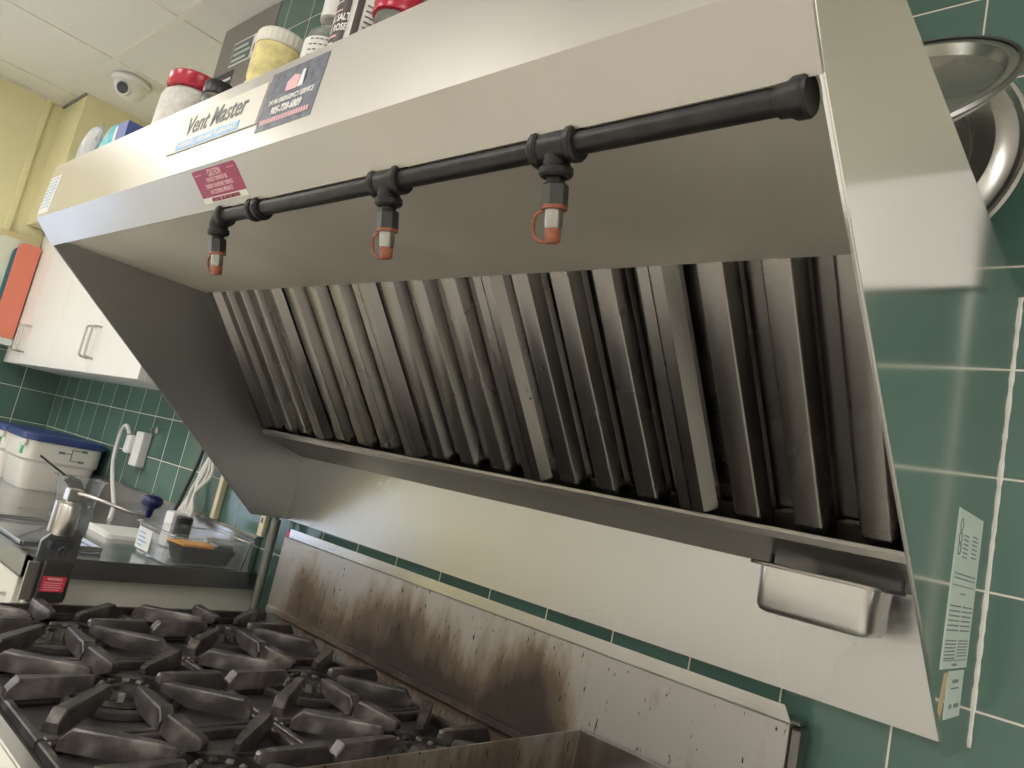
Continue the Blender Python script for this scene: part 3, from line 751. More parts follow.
# ------------------------------------------------------------------ range (stove)
RX0, RX1, RY0 = -1.768, -.404, -.832
ZG = .848                                  # top of the grates
rng = thing('gas_range', 'wide stainless gas range with griddle end and sooty backguard under the hood', 'stove', (-1.086, -.43, 0))
DX = -.738
spots0 = [(-1.60, .91, .10, .075, .62), (-1.42, .90, .10, .07, .40), (-1.23, .92, .13, .085, .66), (-1.05, .88, .12, .08, .42), (-.865, .93, .085, .080, .92), (-.86, .86, .12, .05, .4), (-1.25, .86, .5, .035, .5)]
spots = [(a+1.086, z, rx, rz, m*1.15) for a, z, rx, rz, m in spots0]
M['scorch'] = scorched_steel('scorched_stainless', spots)
M['scorch2'] = scorched_steel('scorched_divider', [(-.74+1.086, .85, .5, .09, .62)])
def rbox(name, x0, x1, y0, y1, z0, z1, m, bev=.001, par=None):
    b = bm_new(); add_box(b, x0, x1, y0, y1, z0, z1, bev, 1); return obj(name, b, m, par or rng)
rbox('body', RX0+.002, RX1-.002, RY0+.02, -.055, .12, .785, M['hood_in'])
for x in (RX0+.05, RX1-.05):
    for y in (RY0+.07, -.12):
        b = bm_new(); add_lathe(b, [(0, 0), (.025, 0), (.025, .02), (.018, .03), (.018, .12), (0, .12)], (x, y, 0), seg=16); obj('leg', b, M['chrome'], rng, True)
# front rail
b = bm_new(); add_prism(b, [(RY0, .785), (RY0-.012, .80), (RY0-.012, .832), (RY0, .842), (RY0+.022, .842), (RY0+.022, .785)], RX0, RX1, 'x', .002); obj('front_rail', b, M['counter'], rng)
rbox('side_rim', RX0, RX0+.010, RY0+.022, -.055, .785, .835, M['dark_steel'])
# backguard: face, groove and top flange, deep box behind
rbox('backguard', RX0, RX1, -.055, -.012, .70, 1.033, M['scorch'], .0008)
bg = rbox('backguard_flange', RX0+.012, RX1-.0, -.050, -.0475, 1.0335, 1.0565, M['counter'], .0006)
bb = bmesh.new(); bb.from_mesh(bg.data)
w = wloc(rng)
for v in bb.verts:
    if v.co.z + w.z > 1.045 and v.co.x + w.x > RX1-.01: v.co.x -= .012
bb.to_mesh(bg.data); bb.free()
rbox('flue_box', RX0+.004, RX1+.012, -.0475, -.014, 1.0335, 1.0385, M['dark_steel'])
rbox('flue_side', RX1, RX1+.014, -.050, -.012, .70, 1.030, M['dark_steel'], .003)
o = rbox('red_tag', RX0+.000, RX0+.013, -.0505, -.047, 1.0335, 1.0485, M['red_tag'])
# divider plate between burners and griddle, griddle and its splash
rbox('divider', DX-.0015, DX+.0015, RY0+.03, -.056, .786, .9075, M['scorch2'], 0)
rbox('griddle_splash', DX+.0016, RX1-.002, -.068, -.0655, .79, .9075, M['counter'], 0)
rbox('griddle_splash', RX1-.004, RX1-.001, RY0+.03, -.070, .79, .9075, M['counter'], 0)
rbox('griddle_plate', DX+.002, RX1-.005, RY0+.05, -.070, .785, .842, M['dark_steel'])
# burner deck
rbox('burner_deck', RX0+.011, DX-.003, RY0+.023, -.057, .770, .804, M['deck'], .001)
rbox('rear_ledge', RX0+.02, DX-.004, -.070, -.0565, .845, .858, M['scorch'], .001)
PX, PYg = .337, .352
gxs = [-1.603, -1.266, -.929]; gys = [-.600, -.248]
glab = {(0, 0): 'front-left, nearest the can opener', (1, 0): 'front-middle, with crumbs glinting by its burner', (2, 0): 'front-right, cut off by the bottom of the photo',
        (0, 1): 'back-left, in the corner by the grey pipe', (1, 1): 'back-middle, against the backguard', (2, 1): 'back-right, wedged between backguard and divider'}
def arm_mesh(c, ang, r0, r1, w0=.0068, w1=.0115, low=.818):
    """tapered fin pointing at the burner centre, flat top, arched belly"""
    b = bm_new(); d = Vector((math.cos(ang), math.sin(ang), 0)); n = Vector((-d.y, d.x, 0)); c = Vector(c)
    st = []
    L = r1-r0
    #  (fraction, half width, top z, bottom z)
    for f, hw, zt, zb in ((0, w0*.62, ZG-.005, ZG-.013), (.03, w0*.95, ZG-.001, ZG-.016), (.10, w0*1.05, ZG, ZG-.019), (.35, w0*.35+w1*.6, ZG, ZG-.030),
                          (.55, w0*.1+w1*.85, ZG, low), (.93, w1, ZG, low), (.97, w1*.95, ZG-.006, low), (1.03, w1*.9, low+.014, low)):
        p = c + d*(r0+L*f)
        st.append([p + n*hw*.82 + Vector((0, 0, zt)), p + n*hw + Vector((0, 0, zt-.003)), p + n*hw*1.15 + Vector((0, 0, zb)), p - n*hw*1.15 + Vector((0, 0, zb)), p - n*hw + Vector((0, 0, zt-.003)), p - n*hw*.82 + Vector((0, 0, zt))])
    loft(b, st)
    return b
crumb_c = None
for ix, gx in enumerate(gxs):
    for iy, gy in enumerate(gys):
        g = thing('burner_grate', 'black cast-iron burner grate, ' + glab[(ix, iy)], 'grate', (gx, gy, .8045), 'cast-iron grates on the range')
        hx_, hy_ = PX/2-.003, PYg/2-.003
        b = bm_new()
        for (x0, x1, y0, y1) in ((gx-hx_, gx+hx_, gy-hy_, gy-hy_+.012), (gx-hx_, gx+hx_, gy+hy_-.012, gy+hy_), (gx-hx_, gx-hx_+.012, gy-hy_+.012, gy+hy_-.012), (gx+hx_-.012, gx+hx_, gy-hy_+.012, gy+hy_-.012)):
            add_box(b, x0, x1, y0, y1, .8045, .8195, .002, 1)
        # round ring that ties the arms, and the shallow dished collar
        add_lathe(b, [(.082, .0), (.094, .0), (.094, .010), (.090, .013), (.086, .013), (.082, .010), (.082, 0)], (gx, gy, .8065), seg=40)
        obj('frame', b, M['iron'], g, True, .5)
        for k in range(8):
            a = k*PI/4
            if k % 2 == 0:
                r1 = (hx_ if k % 4 == 0 else hy_) - .004; r0 = .052 if k % 4 == 0 else .050
            else:
                a = math.atan2(hy_*(1 if k in (1, 3) else -1), hx_*(1 if k in (1, 7) else -1)); r1 = math.hypot(hx_, hy_)-.034; r0 = .058
            obj('arm', arm_mesh((gx, gy, 0), a, r0, r1), M['iron'], g, True, .5)
        # burner under the grate: belongs to the range
        b = bm_new(); add_lathe(b, [(0, 0), (.050, 0), (.052, .006), (.046, .012), (.040, .013), (.036, .018), (.018, .020), (.016, .012), (0, .012)], (gx, gy, .8042), seg=32)
        bo = obj('burner', b, M['burner'], rng, True, .5)
        for k in range(10):
            a = k*2*PI/10+.2*ix
            Mx = Matrix.Translation((gx, gy, .8175)) @ Matrix.Rotation(a, 4, 'Z') @ Matrix.Translation((.041, 0, 0)) @ Matrix.Rotation(-.5, 4, 'Y')
            b = bm_new(); add_box(b, -.004, .004, -.006, .006, -.004, .013, .0015, 1, Mx); obj('port_tooth', b, M['burner_pale'] if (k+ix) % 3 else M['burner'], bo)
        # gas tube
        b = bm_new(); add_tube(b, [(gx, gy-.05, .811), (gx, gy-.12, .811), (gx, gy-.165, .811)], .0065, 10); obj('gas_tube', b, M['burner'], rng, True)
# pilot nub beside the front-middle burner
for (gx, gy) in ((gxs[0], gys[0]), (gxs[1], gys[0])):
    b = bm_new(); add_lathe(b, [(.010, 0), (.013, .004), (.013, .02), (.010, .024), (.007, .024), (.007, .01), (0, .01)], (gx+.03, gy+.075, .8042), seg=18); obj('pilot_cup', b, M['burner'], rng, True)

# ------------------------------------------------------------------ worktop on the left
ZT, CXE, CYF = .908, -1.897, -.603
ctr = thing('worktop', 'stainless steel worktop with raised edge left of the range', 'worktop', (-3.0, -.3, .86))
b = bm_new(); add_box(b, XL+.009, CXE-.006, CYF+.006, -.003, .892, .902); obj('top_sheet', b, M['counter'], ctr)
b = bm_new(); add_prism(b, [(CYF+.016, .902), (CYF+.008, ZT), (CYF, ZT), (CYF, .862), (CYF+.010, .862), (CYF+.010, .892), (CYF+.016, .892)], XL+.009, CXE); obj('front_edge', b, M['counter_dark'], ctr)
b = bm_new(); add_prism(b, [(CXE-.016, .902), (CXE-.008, ZT), (CXE, ZT), (CXE, .862), (CXE-.010, .862), (CXE-.010, .892), (CXE-.016, .892)], CYF+.001, -.003, 'y'); obj('end_edge', b, M['counter_dark'], ctr)
b = bm_new(); add_prism(b, [(-.003, .892), (-.022, .892), (-.022, .990), (-.016, .998), (-.003, .998)], XL+.009, -1.965, 'x', .001); obj('backsplash', b, M['counter'], ctr)
base = thing('base_cabinet', 'off-white base cabinet under the steel worktop', 'cabinet', (-3.0, -.3, 0))
b = bm_new(); add_box(b, XL+.009, -1.925, CYF+.03, -.003, .08, .862, .002, 1); obj('body', b, M['offwhite'], base)
b = bm_new(); add_box(b, XL+.009, -1.96, CYF+.07, -.003, 0, .08); obj('plinth', b, M['ink'], base)
for k in range(4):
    x0 = -4.08+.535*k
    b = bm_new(); add_box(b, x0, x0+.53, CYF+.012, CYF+.029, .10, .85, .002, 1); d = obj('door', b, M['offwhite'], base)
    b = bm_new(); add_tube(b, [(x0+.48, CYF+.012, .70), (x0+.48, CYF-.01, .70), (x0+.48, CYF-.01, .80), (x0+.48, CYF+.012, .80)], .005, 8); obj('handle', b, M['chrome'], d, True)

# gas / water pipes in the gap
t = thing('wall_pipe', 'grey steel pipe standing in the gap between worktop and range', 'pipe', (-1.842, -.04, 0))
b = bm_new(); add_tube(b, [(-1.842, -.045, 0), (-1.842, -.045, 1.066)], .0125, 18); obj('pipe', b, M['grey_pipe'], t, True)
b = bm_new(); add_box(b, -1.862, -1.822, -.032, -.001, .80, .822, .002); obj('clamp', b, M['grey_pipe'], t)
b = bm_new(); add_tube(b, [(-1.872, -.03, 0), (-1.872, -.03, 1.30)], .008, 12); o = obj('conduit_pipe', b, M['dark_steel'], None, True); rebase(o, (-1.872, -.03, 0)); tag(o, 'thin dark pipe directly left of the grey pipe in the gap', 'pipe')

# power strip end on the tiles, white conduit, cables
o_ = thing('wall_socket', 'small ivory socket strip on the tiles below the left corner of the hood', 'socket', (-1.962, -.008, 1.0))
b = bm_new(); add_box(b, -1.976, -1.948, -.016, -.001, 1.0005, 1.10, .003); obj('strip', b, M['outlet'], o_)
b = bm_new(); add_box(b, -1.966, -1.958, -.0175, -.0155, 1.038, 1.052, .001, 1); obj('slot', b, M['ink'], o_)
o = thing('cable_conduit', 'white vertical cable conduit on the tiles left of the hood', 'conduit', (-2.245, -.01, 1.0))
b = bm_new(); add_box(b, -2.262, -2.238, -.020, -.001, .999, 1.36, .003); obj('channel', b, M['outlet'], o)
b = bm_new(); add_box(b, -2.275, -2.225, -.026, -.001, 1.36, 1.44, .004); obj('junction_cover', b, M['outlet'], o)
# plug-in adapter on the tiles
a_ = thing('plug_adapter', 'white plug-in adapter on the green tiles with its cord dropping to the worktop', 'plug', (-2.93, -.015, 1.08))
b = bm_new(); add_box(b, -2.955, -2.885, -.035, -.001, 1.075, 1.205, .006); obj('strip_body', b, M['white_plastic'], a_)
b = bm_new(); add_box(b, -3.00, -2.952, -.052, -.006, 1.115, 1.185, .01); obj('plug_block', b, M['white_plastic'], a_)
b = bm_new(); add_tube(b, smooth_path([(-2.975, -.05, 1.188), (-2.995, -.06, 1.215), (-3.055, -.05, 1.195), (-3.075, -.045, 1.12), (-3.02, -.06, 1.06), (-2.86, -.10, 1.0), (-2.70, -.14, .95), (-2.62, -.17, .908)], 6), .0075, 10); obj('cord', b, M['cable_white'], a_, True)
b = bm_new(); add_lathe(b, [(0, 0), (.012, 0), (.012, .01), (.005, .014), (.005, .03), (0, .03)], (-2.845, -.001, 1.222), (0, -1, 0), 14); obj('hook', b, M['chrome'], a_, True)
# bundle of white cables and one black
cb = thing('cable_bundle', 'tangled bundle of white cables behind the clear tub', 'cables', (-2.39, -.03, .92))
for k in range(6):
    ox = .012*k
    b = bm_new(); add_tube(b, smooth_path([(-2.385+.004*k, -.012-.004*(k % 3), 1.34), (-2.36+ox*.3, -.02-.005*(k % 2), 1.22), (-2.352+ox*(1 if k % 2 else -.2), -.035, 1.13), (-2.372+ox*.8, -.045-.006*(k % 3), 1.06), (-2.385+ox*1.4, -.06, 1.0), (-2.36+ox, -.09, .955)], 6), .0058, 8); obj('cable', b, M['cable_white'], cb, True)
b = bm_new(); add_tube(b, smooth_path([(-2.42, -.015, 1.30), (-2.425, -.02, 1.18), (-2.43, -.035, 1.08), (-2.42, -.06, .99), (-2.40, -.085, .96)], 6), .006, 8); o = obj('black_cable', b, M['black_plastic'], None, True); rebase(o, (-2.42, -.05, .96)); tag(o, 'single black power cable left of the white cable bundle', 'cable')

# ------------------------------------------------------------------ storage bins
def bin_(x0, x1, y0, y1, lab):
    t = thing('storage_bin', lab, 'storage bin', ((x0+x1)/2, (y0+y1)/2, ZT-.006), 'white storage bins with blue lids')
    z0 = ZT-.0055; L = lambda d, z, r=.045: lz(x0+d, x1-d, y0+d, y1-d, r, z)
    b = bm_new(); loft(b, [L(.022, z0, .04), L(.018, z0+.006), L(.010, z0+.105), L(.002, z0+.115), L(0, z0+.19), L(.004, z0+.19)]); obj('tub', b, M['bin_plastic'], t, True, .5)
    b = bm_new(); loft(b, [L(-.006, z0+.186, .05), L(-.010, z0+.190, .05), L(-.010, z0+.206, .05), L(-.002, z0+.212, .05), L(.03, z0+.209, .04)]); obj('lid', b, M['blue_lid'], t, True, .5)
    b = bm_new(); add_box(b, x1-.058, x1-.034, y0-.0015, y0+.002, z0+.128, z0+.158); obj('green_label', b, M['green_label'], t)
    b = bm_new(); add_box(b, x1-.085, x1-.015, y0-.006, y0+.006, z0+.16, z0+.184, .005); obj('front_grip', b, M['bin_plastic'], t)
    b = bm_new(); X_ = x1+.0003
    add_box(b, X_-.002, X_+.0006, -.145, -.142, z0+.130, z0+.175); add_box(b, X_-.002, X_+.0006, -.142, -.115, z0+.172, z0+.175); add_box(b, X_-.002, X_+.0006, -.142, -.118, z0+.130, z0+.133); add_box(b, X_-.002, X_+.0006, -.165, -.145, z0+.155, z0+.158)
    add_box(b, X_-.002, X_+.0006, -.112, -.09, z0+.169, z0+.178); add_box(b, X_-.002, X_+.0006, -.115, -.094, z0+.127, z0+.136); add_box(b, X_-.002, X_+.0006, -.19, -.167, z0+.152, z0+.161)
    obj('scale_marks', b, M['ink_grey'], t)
bin_(-3.50, -3.218, -.305, -.025, 'white tub with blue lid and level marks, right-hand of the two bins')
bin_(-3.81, -3.528, -.305, -.025, 'white tub with blue lid, left-hand one cut by the photo edge')
# small clear tub with utensils
u = thing('utensil_tub', 'small clear tub standing in front of the white bin', 'container', (-2.97, -.17, ZT-.006))
L = lambda d, z, r=.015: lz(-3.03+d, -2.915-d, -.235+d, -.10-d, r, z)
b = bm_new(); loft(b, [L(.012, ZT-.0055), L(.0, ZT+.085), L(-.008, ZT+.087), L(-.008, ZT+.092), L(.003, ZT+.092), L(.014, ZT-.002)]); obj('tub', b, M['acrylic'], u, True, .5)
sc = thing('scraper', 'dark pastry scraper with a thin handle leaning in the small clear tub', 'utensil', (-2.97, -.17, ZT))
b = bm_new(); add_tube(b, [(-2.978, -.205, ZT+.080), (-2.98, -.318, ZT+.145)], .0038, 8); obj('handle', b, M['ink'], sc, True)
b = bm_new(); add_prism(b, [(-.223, ZT+.072), (-.205, ZT+.095), (-.165, ZT+.078), (-.115, ZT+.008), (-.135, ZT+.004), (-.185, ZT+.038)], -2.980, -2.975, 'x', .001); obj('blade', b, M['dark_steel'], sc)

# clear acrylic container with things in it
ac = thing('clear_tub', 'clear acrylic tub with orange and black things on the worktop corner', 'container', (-2.02, -.16, ZT-.006))
ax0, ax1, ay0, ay1, az = -2.135, -1.918, -.285, -.045, ZT-.0055
L = lambda d, z, r=.012: lz(ax0+d, ax1-d, ay0+d, ay1-d, r, z)
b = bm_new(); loft(b, [L(.010, az), L(.003, az+.075), L(-.003, az+.078), L(-.003, az+.083), L(.005, az+.083), L(.013, az+.004)]); obj('tub', b, M['acrylic'], ac, True, .5)
b = bm_new(); add_box(b, -2.118, -2.03, ay0+.002, ay0+.0035, az+.012, az+.068); lb = obj('paper_label', b, M['white_paper'], ac)
b = bm_new()
for k in range(4): add_box(b, -2.108, -2.108+.03+.03*random.random(), ay0+.0015, ay0+.002, az+.02+.011*k, az+.024+.011*k)
obj('lettering', b, M['sign_blue'], lb)
tr = thing('black_tray', 'shallow black tray inside the clear tub', 'tray', (-1.975, -.15, az+.006))
L = lambda d, z, r=.01: lz(-2.045+d, -1.945-d, -.235+d, -.075-d, r, z)
b = bm_new(); loft(b, [L(.012, az+.0065), L(0, az+.046), L(-.002, az+.048), L(.003, az+.048), L(.013, az+.010)]); obj('tray', b, M['black_plastic'], tr, True, .5)
tr2 = thing('orange_scraper', 'orange plastic scraper lying on the black tray', 'utensil', (-1.99, -.16, az+.05))
b = bm_new(); add_prism(b, [(-2.04, -.235), (-1.96, -.225), (-1.955, -.14), (-2.00, -.125), (-2.04, -.16)], az+.0487, az+.055, 'z', .001); obj('blade', b, M['orange'], tr2)
b = bm_new(); add_box(b, -2.0, -1.952, -.135, -.085, az+.0485, az+.062, .005); obj('grip', b, M['dark_steel'], tr2)
rl_ = thing('power_plug', 'round white and black charger plug lying behind the clear tub', 'plug', (-2.235, -.17, ZT))
b = bm_new(); add_box(b, -2.262, -2.205, -.160, -.110, ZT-.0055, ZT+.100, .012); obj('white_half', b, M['white_plastic'], rl_, True, .5)
b = bm_new(); add_lathe(b, [(0, 0), (.022, 0), (.024, .004), (.024, .060), (.021, .064), (0, .064)], (-2.178, -.135, ZT+.030), seg=24); obj('black_half', b, M['black_plastic'], rl_, True)
b = bm_new(); add_box(b, -2.20, -2.155, -.155, -.115, ZT-.0055, ZT+.030, .003); obj('foot', b, M['white_plastic'], rl_)
tw = bm_new(); pr = rrect(-2.44, -2.27, -.30, -.13, .02)
loft(tw, [[(x, y, ZT-.0055) for x, y in pr], [(x, y, ZT+.012+.004*math.sin(x*70)+.003*math.cos(y*60)) for x, y in pr]])
o = obj('folded_cloth', tw, M['white_paper'], None, True, .6); rebase(o, (-2.355, -.215, ZT)); tag(o, 'folded white cloth on the worktop behind the clear tub', 'cloth')
# sheet pans lying at the front left of the worktop
sh = thing('sheet_tray', 'clear plastic sheet tray lying at the front edge of the worktop', 'tray', (-2.2, -.5, ZT))
b = bm_new(); add_box(b, -2.42, -2.02, -.585, -.40, ZT-.0055, ZT-.001, .001); obj('base', b, M['acrylic'], sh)
b = bm_new()
for (x0, x1, y0, y1) in ((-2.42, -2.02, -.587, -.581), (-2.42, -2.02, -.405, -.399), (-2.024, -2.018, -.581, -.405), (-2.422, -2.416, -.581, -.405)):
    add_box(b, x0, x1, y0, y1, ZT-.0008, ZT+.010, .001, 1)
obj('rim', b, M['counter'], sh)

# ------------------------------------------------------------------ can opener on the counter end
X0 = CXE+.001
cn = thing('can_opener', 'steel table-mounted can opener with crank and blue knob at the worktop corner', 'can opener', (X0+.02, -.545, .82))
b = bm_new(); add_prism(b, [(-.585, .815), (-.575, .806), (-.515, .806), (-.503, .818), (-.503, .965), (-.515, .975), (-.560, .975), (-.585, .945)], X0, X0+.012, 'x', .001); obj('mounting_plate', b, M['counter_dark'], cn)
b = bm_new(); add_box(b, X0+.012, X0+.020, -.600, -.577, .815, .900, .002); obj('clamp_bar', b, M['hood_in'], cn)
b = bm_new(); add_box(b, X0+.012, X0+.032, -.572, -.512, .815, .905, .003); bl = obj('jaw_block', b, M['dark_steel'], cn)
b = bm_new(); add_box(b, X0+.032, X0+.0328, -.567, -.519, .838, .872); rd = obj('red_label', b, M['red_tag'], bl)
b = bm_new()
text('WARNING', .008, (X0+.0331, -.542, .866), (0, 1, 0), (0, 0, 1), M['ink_white'], rd, .8)
for k in range(4): add_box(b, X0+.0328, X0+.0332, -.562, -.524-.004*(k % 2), .857-.005*k, .8588-.005*k)
obj('lettering', b, M['pink_ink'], rd)
b = bm_new(); add_box(b, X0+.001, X0+.030, -.572, -.522, .930, .950, .003); obj('collar', b, M['ink'], cn)
b = bm_new(); add_tube(b, [(X0+.030, -.552, .918), (X0+.034, -.552, .932), (X0+.036, -.545, .938), (X0+.034, -.538, .932), (X0+.030, -.538, .918)], .003, 8); obj('spring', b, M['ink'], cn, True)
b = bm_new(); add_lathe(b, [(0, 0), (.021, 0), (.0225, .003), (.0225, .066), (.020, .070), (0, .070)], (X0+.016, -.549, .962), seg=28); obj('post', b, M['chrome'], cn, True)
b = bm_new(); add_box(b, X0-.012, X0+.004, -.575, -.556, .965, 1.035, .002); obj('knife_block', b, M['chrome'], cn)
b = bm_new(); add_lathe(b, [(0, 0), (.014, 0), (.014, .010), (0, .010)], (X0+.016, -.549, 1.031), seg=20)
add_box(b, X0+.001, X0+.031, -.566, -.534, 1.040, 1.068, .003); obj('head', b, M['chrome'], cn)
hp = smooth_path([(X0+.018, -.552, 1.060), (X0+.055, -.525, 1.059), (X0+.085, -.485, 1.050), (X0+.101, -.446, 1.042), (X0+.106, -.412, 1.040)], 6)
b = bm_new(); add_tube(b, hp, .0045, 10)
for v in b.verts: pass
obj('crank', b, M['chrome'], cn, True)
kx, ky, kz = X0+.106, -.413, 1.037
b = bm_new(); add_lathe(b, [(0, 0), (.0075, 0), (.0085, .004), (.0095, .016), (.0125, .022), (.020, .027), (.0235, .034), (.0235, .042), (.019, .049), (.010, .052), (0, .0525)], (kx, ky, kz), (.08, .02, 1), 28); obj('knob', b, M['blue'], cn, True, 1.)

# ------------------------------------------------------------------ things on top of the hood
def topz(y): return 1.742 + (y+.786)*(-.018/.166) if y < -.62 else 1.7245 + (y+.62)*(-.042/.62)
def jar_thing(name, lab, cat, x, y, grp='containers on top of the hood'):
    return thing(name, lab, cat, (x, y, topz(y-.0)), grp)
# big jar with red lid
jx, jy = -1.385, -.718; jz = topz(-.765)+.0015
t = jar_thing('jar', 'large plastic jar with a red screw lid and white contents', 'jar', jx, jy)
b = bm_new(); add_lathe(b, [(0, 0), (.050, 0), (.054, .006), (.052, .085), (.048, .096), (.036, .106), (.035, .112), (0, .112)], (jx, jy, jz), seg=36); obj('body', b, M['white_granules'], t, True)
b = bm_new(); add_lathe(b, [(.038, .106), (.047, .1065), (.049, .110), (.049, .130), (.046, .134), (0, .135)], (jx, jy, jz), seg=40); obj('lid', b, M['red_lid'], t, True)
# little jar with black lid
jx, jy = -1.268, -.722
t = jar_thing('jar', 'small clear jar with a black lid between red-lidded jar and yellow jar', 'jar', jx, jy)
b = bm_new(); add_lathe(b, [(0, 0), (.023, 0), (.025, .004), (.025, .068), (.020, .076), (0, .076)], (jx, jy, jz), seg=28); obj('body', b, M['jar'], t, True)
b = bm_new(); add_lathe(b, [(.020, .073), (.0245, .073), (.025, .075), (.025, .094), (.023, .097), (0, .097)], (jx, jy, jz), seg=28); obj('lid', b, M['black_plastic'], t, True)
# yellow box-ish jar seen behind red one
jx, jy = -1.325, -.660; jz2 = topz(-.70)+.0015
t = jar_thing('jar', 'squat clear tub of yellow flakes half hidden behind the red-lidded jar', 'jar', jx, jy)
b = bm_new(); loft(b, [lz(jx-.030, jx+.030, jy-.03, jy+.03, .008, jz2), lz(jx-.030, jx+.030, jy-.03, jy+.03, .008, jz2+.075)]); obj('body', b, M['yellow_powder'], t)
b = bm_new(); loft(b, [lz(jx-.032, jx+.032, jy-.032, jy+.032, .009, jz2+.075), lz(jx-.032, jx+.032, jy-.032, jy+.032, .009, jz2+.085)]); obj('lid', b, M['jar'], t)
# tall jar of yellow granules
jx, jy = -1.090, -.716
t = jar_thing('jar', 'clear jar of yellow granules with a ribbed white lid', 'jar', jx, jy)
b = bm_new(); add_lathe(b, [(0, 0), (.037, 0), (.0385, .004), (.0385, .045), (.036, .050), (.036, .054), (.0385, .059), (.0385, .108), (.034, .118), (0, .118)], (jx, jy, jz), seg=36); obj('body', b, M['yellow_powder'], t, True)
b = bm_new(); pr = []
n = 60
loops = []
for h, r in ((.113, .0375), (.115, .039), (.132, .039), (.137, .036), (.138, .030)):
    loops.append([(jx+math.cos(2*PI*k/n)*(r+(.0008 if k % 2 else 0)), jy+math.sin(2*PI*k/n)*(r+(.0008 if k % 2 else 0)), jz+h) for k in range(n)])
loft(b, loops); obj('lid', b, M['sign_white'], t, True, .4)
# clear spice bottle
jx, jy = -.965, -.700
t = jar_thing('spice_bottle', 'clear spice bottle with small print label left of the salt', 'bottle', jx, jy)
b = bm_new(); add_lathe(b, [(0, 0), (.036, 0), (.038, .005), (.038, .095), (.034, .109), (.022, .121), (.021, .135), (0, .135)], (jx, jy, jz), seg=32); obj('body', b, M['jar'], t, True)
b = bm_new(); add_lathe(b, [(.021, .135), (.026, .136), (.026, .170), (.024, .173), (0, .173)], (jx, jy, jz), seg=28); obj('cap', b, M['white_plastic'], t, True)
b = bm_new(); add_lathe(b, [(.0383, .035), (.0385, .035), (.0385, .093), (.0383, .093)], (jx, jy, jz), seg=32); lb = obj('paper_label', b, M['white_paper'], t, True)
b = bm_new()
for k in range(7):
    for j in range(5):
        a = math.radians(-75+12*j+random.random()*3)
        Mx = Matrix.Translation((jx, jy, jz+.088-.0085*k)) @ Matrix.Rotation(a, 4, 'Z') @ Matrix.Translation((.0388, 0, 0))
        add_box(b, -.0002, .0002, -.003, .0025, -.0008, .0012, mat=Mx)
obj('lettering', b, M['ink_grey'], lb)
# black-labelled salt jar
jx, jy, jr = -.872, -.712, .037
t = jar_thing('salt_jar', 'pink salt jar with dark brown label, white stripe and black cap', 'jar', jx, jy)
b = bm_new(); add_lathe(b, [(0, 0), (jr-.002, 0), (jr, .004), (jr, .138), (jr-.004, .144), (0, .144)], (jx, jy, jz), seg=48); obj('body', b, M['white_granules'], t, True)
b = bm_new(); add_lathe(b, [(jr-.002, .144), (jr+.001, .145), (jr+.001, .188), (jr-.002, .192), (0, .192)], (jx, jy, jz), seg=40); obj('cap', b, M['black_plastic'], t, True)
def wrap(a0, a1, z0, z1, r, mat, name, par):
    b = bm_new(); n = max(3, int((a1-a0)/5)); lo = []
    for (rr, z) in ((r, z0), (r+.0005, z0), (r+.0005, z1), (r, z1)):
        lo.append([(jx+math.cos(math.radians(a0+(a1-a0)*k/n))*rr, jy+math.sin(math.radians(a0+(a1-a0)*k/n))*rr, jz+z) for k in range(n+1)])
    V = [[b.verts.new(p) for p in q] for q in lo]
    for i in range(4):
        A_, B_ = V[i], V[(i+1) % 4]
        for k in range(n): b.faces.new((A_[k], A_[k+1], B_[k+1], B_[k]))
    return obj(name, b, mat, par, True)
l1 = wrap(-165, -62, .03, .137, jr+.0002, M['salt_label'], 'label', t)
wrap(-50, -36, .03, .137, jr+.0002, M['salt_label'], 'label', t)
l3 = wrap(-34, 20, .03, .118, jr+.0002, M['white_paper'], 'nutrition_panel', t)
for k in range(9):
    wrap(-30, -4, .106-.008*k, .1075-.008*k+.0012, jr+.0008, M['ink_grey'], 'printed_line', l3)
def jtext(s, size, z, a, mat, xs=.8): text(s, size, (jx, jy, jz+z), (1, 0, 0), (0, 0, 1), mat, l1, xs, cyl=((jx, jy), jr+.0009, math.radians(a)), off=.0003)
jtext('PINK SALT', .0145, .086, -94, M['ink_white'], .72)
jtext('SEL ROSE', .0145, .071, -92, M['ink_white'], .72)
wrap(-104, -78, .122, .132, jr+.0008, M['orange_label'], 'orange_badge', l1)
wrap(-108, -80, .096, .0985, jr+.0008, M['pink_ink'], 'printed_line', l1)
wrap(-108, -80, .057, .061, jr+.0008, M['pink_ink'], 'printed_line', l1)
wrap(-106, -84, .110, .1118, jr+.0008, M['ink_white'], 'printed_line', l1)
wrap(-104, -86, .048, .050, jr+.0008, M['ink_white'], 'printed_line', l1)
wrap(-108, -86, .036, .046, jr+.0008, M['orange_label'], 'orange_badge', l1)
# low red lid jar
jx, jy = -.775, -.722
t = jar_thing('jar', 'short jar with a red lid at the right end of the row on the hood', 'jar', jx, jy)
b = bm_new(); add_lathe(b, [(0, 0), (.026, 0), (.027, .003), (.027, .072), (0, .072)], (jx, jy, jz), seg=28); obj('body', b, M['jar'], t, True)
b = bm_new(); add_lathe(b, [(.026, .068), (.031, .069), (.032, .072), (.031, .078), (.032, .084), (.031, .098), (.026, .102), (0, .102)], (jx, jy, jz), seg=32); obj('lid', b, M['red_lid'], t, True)
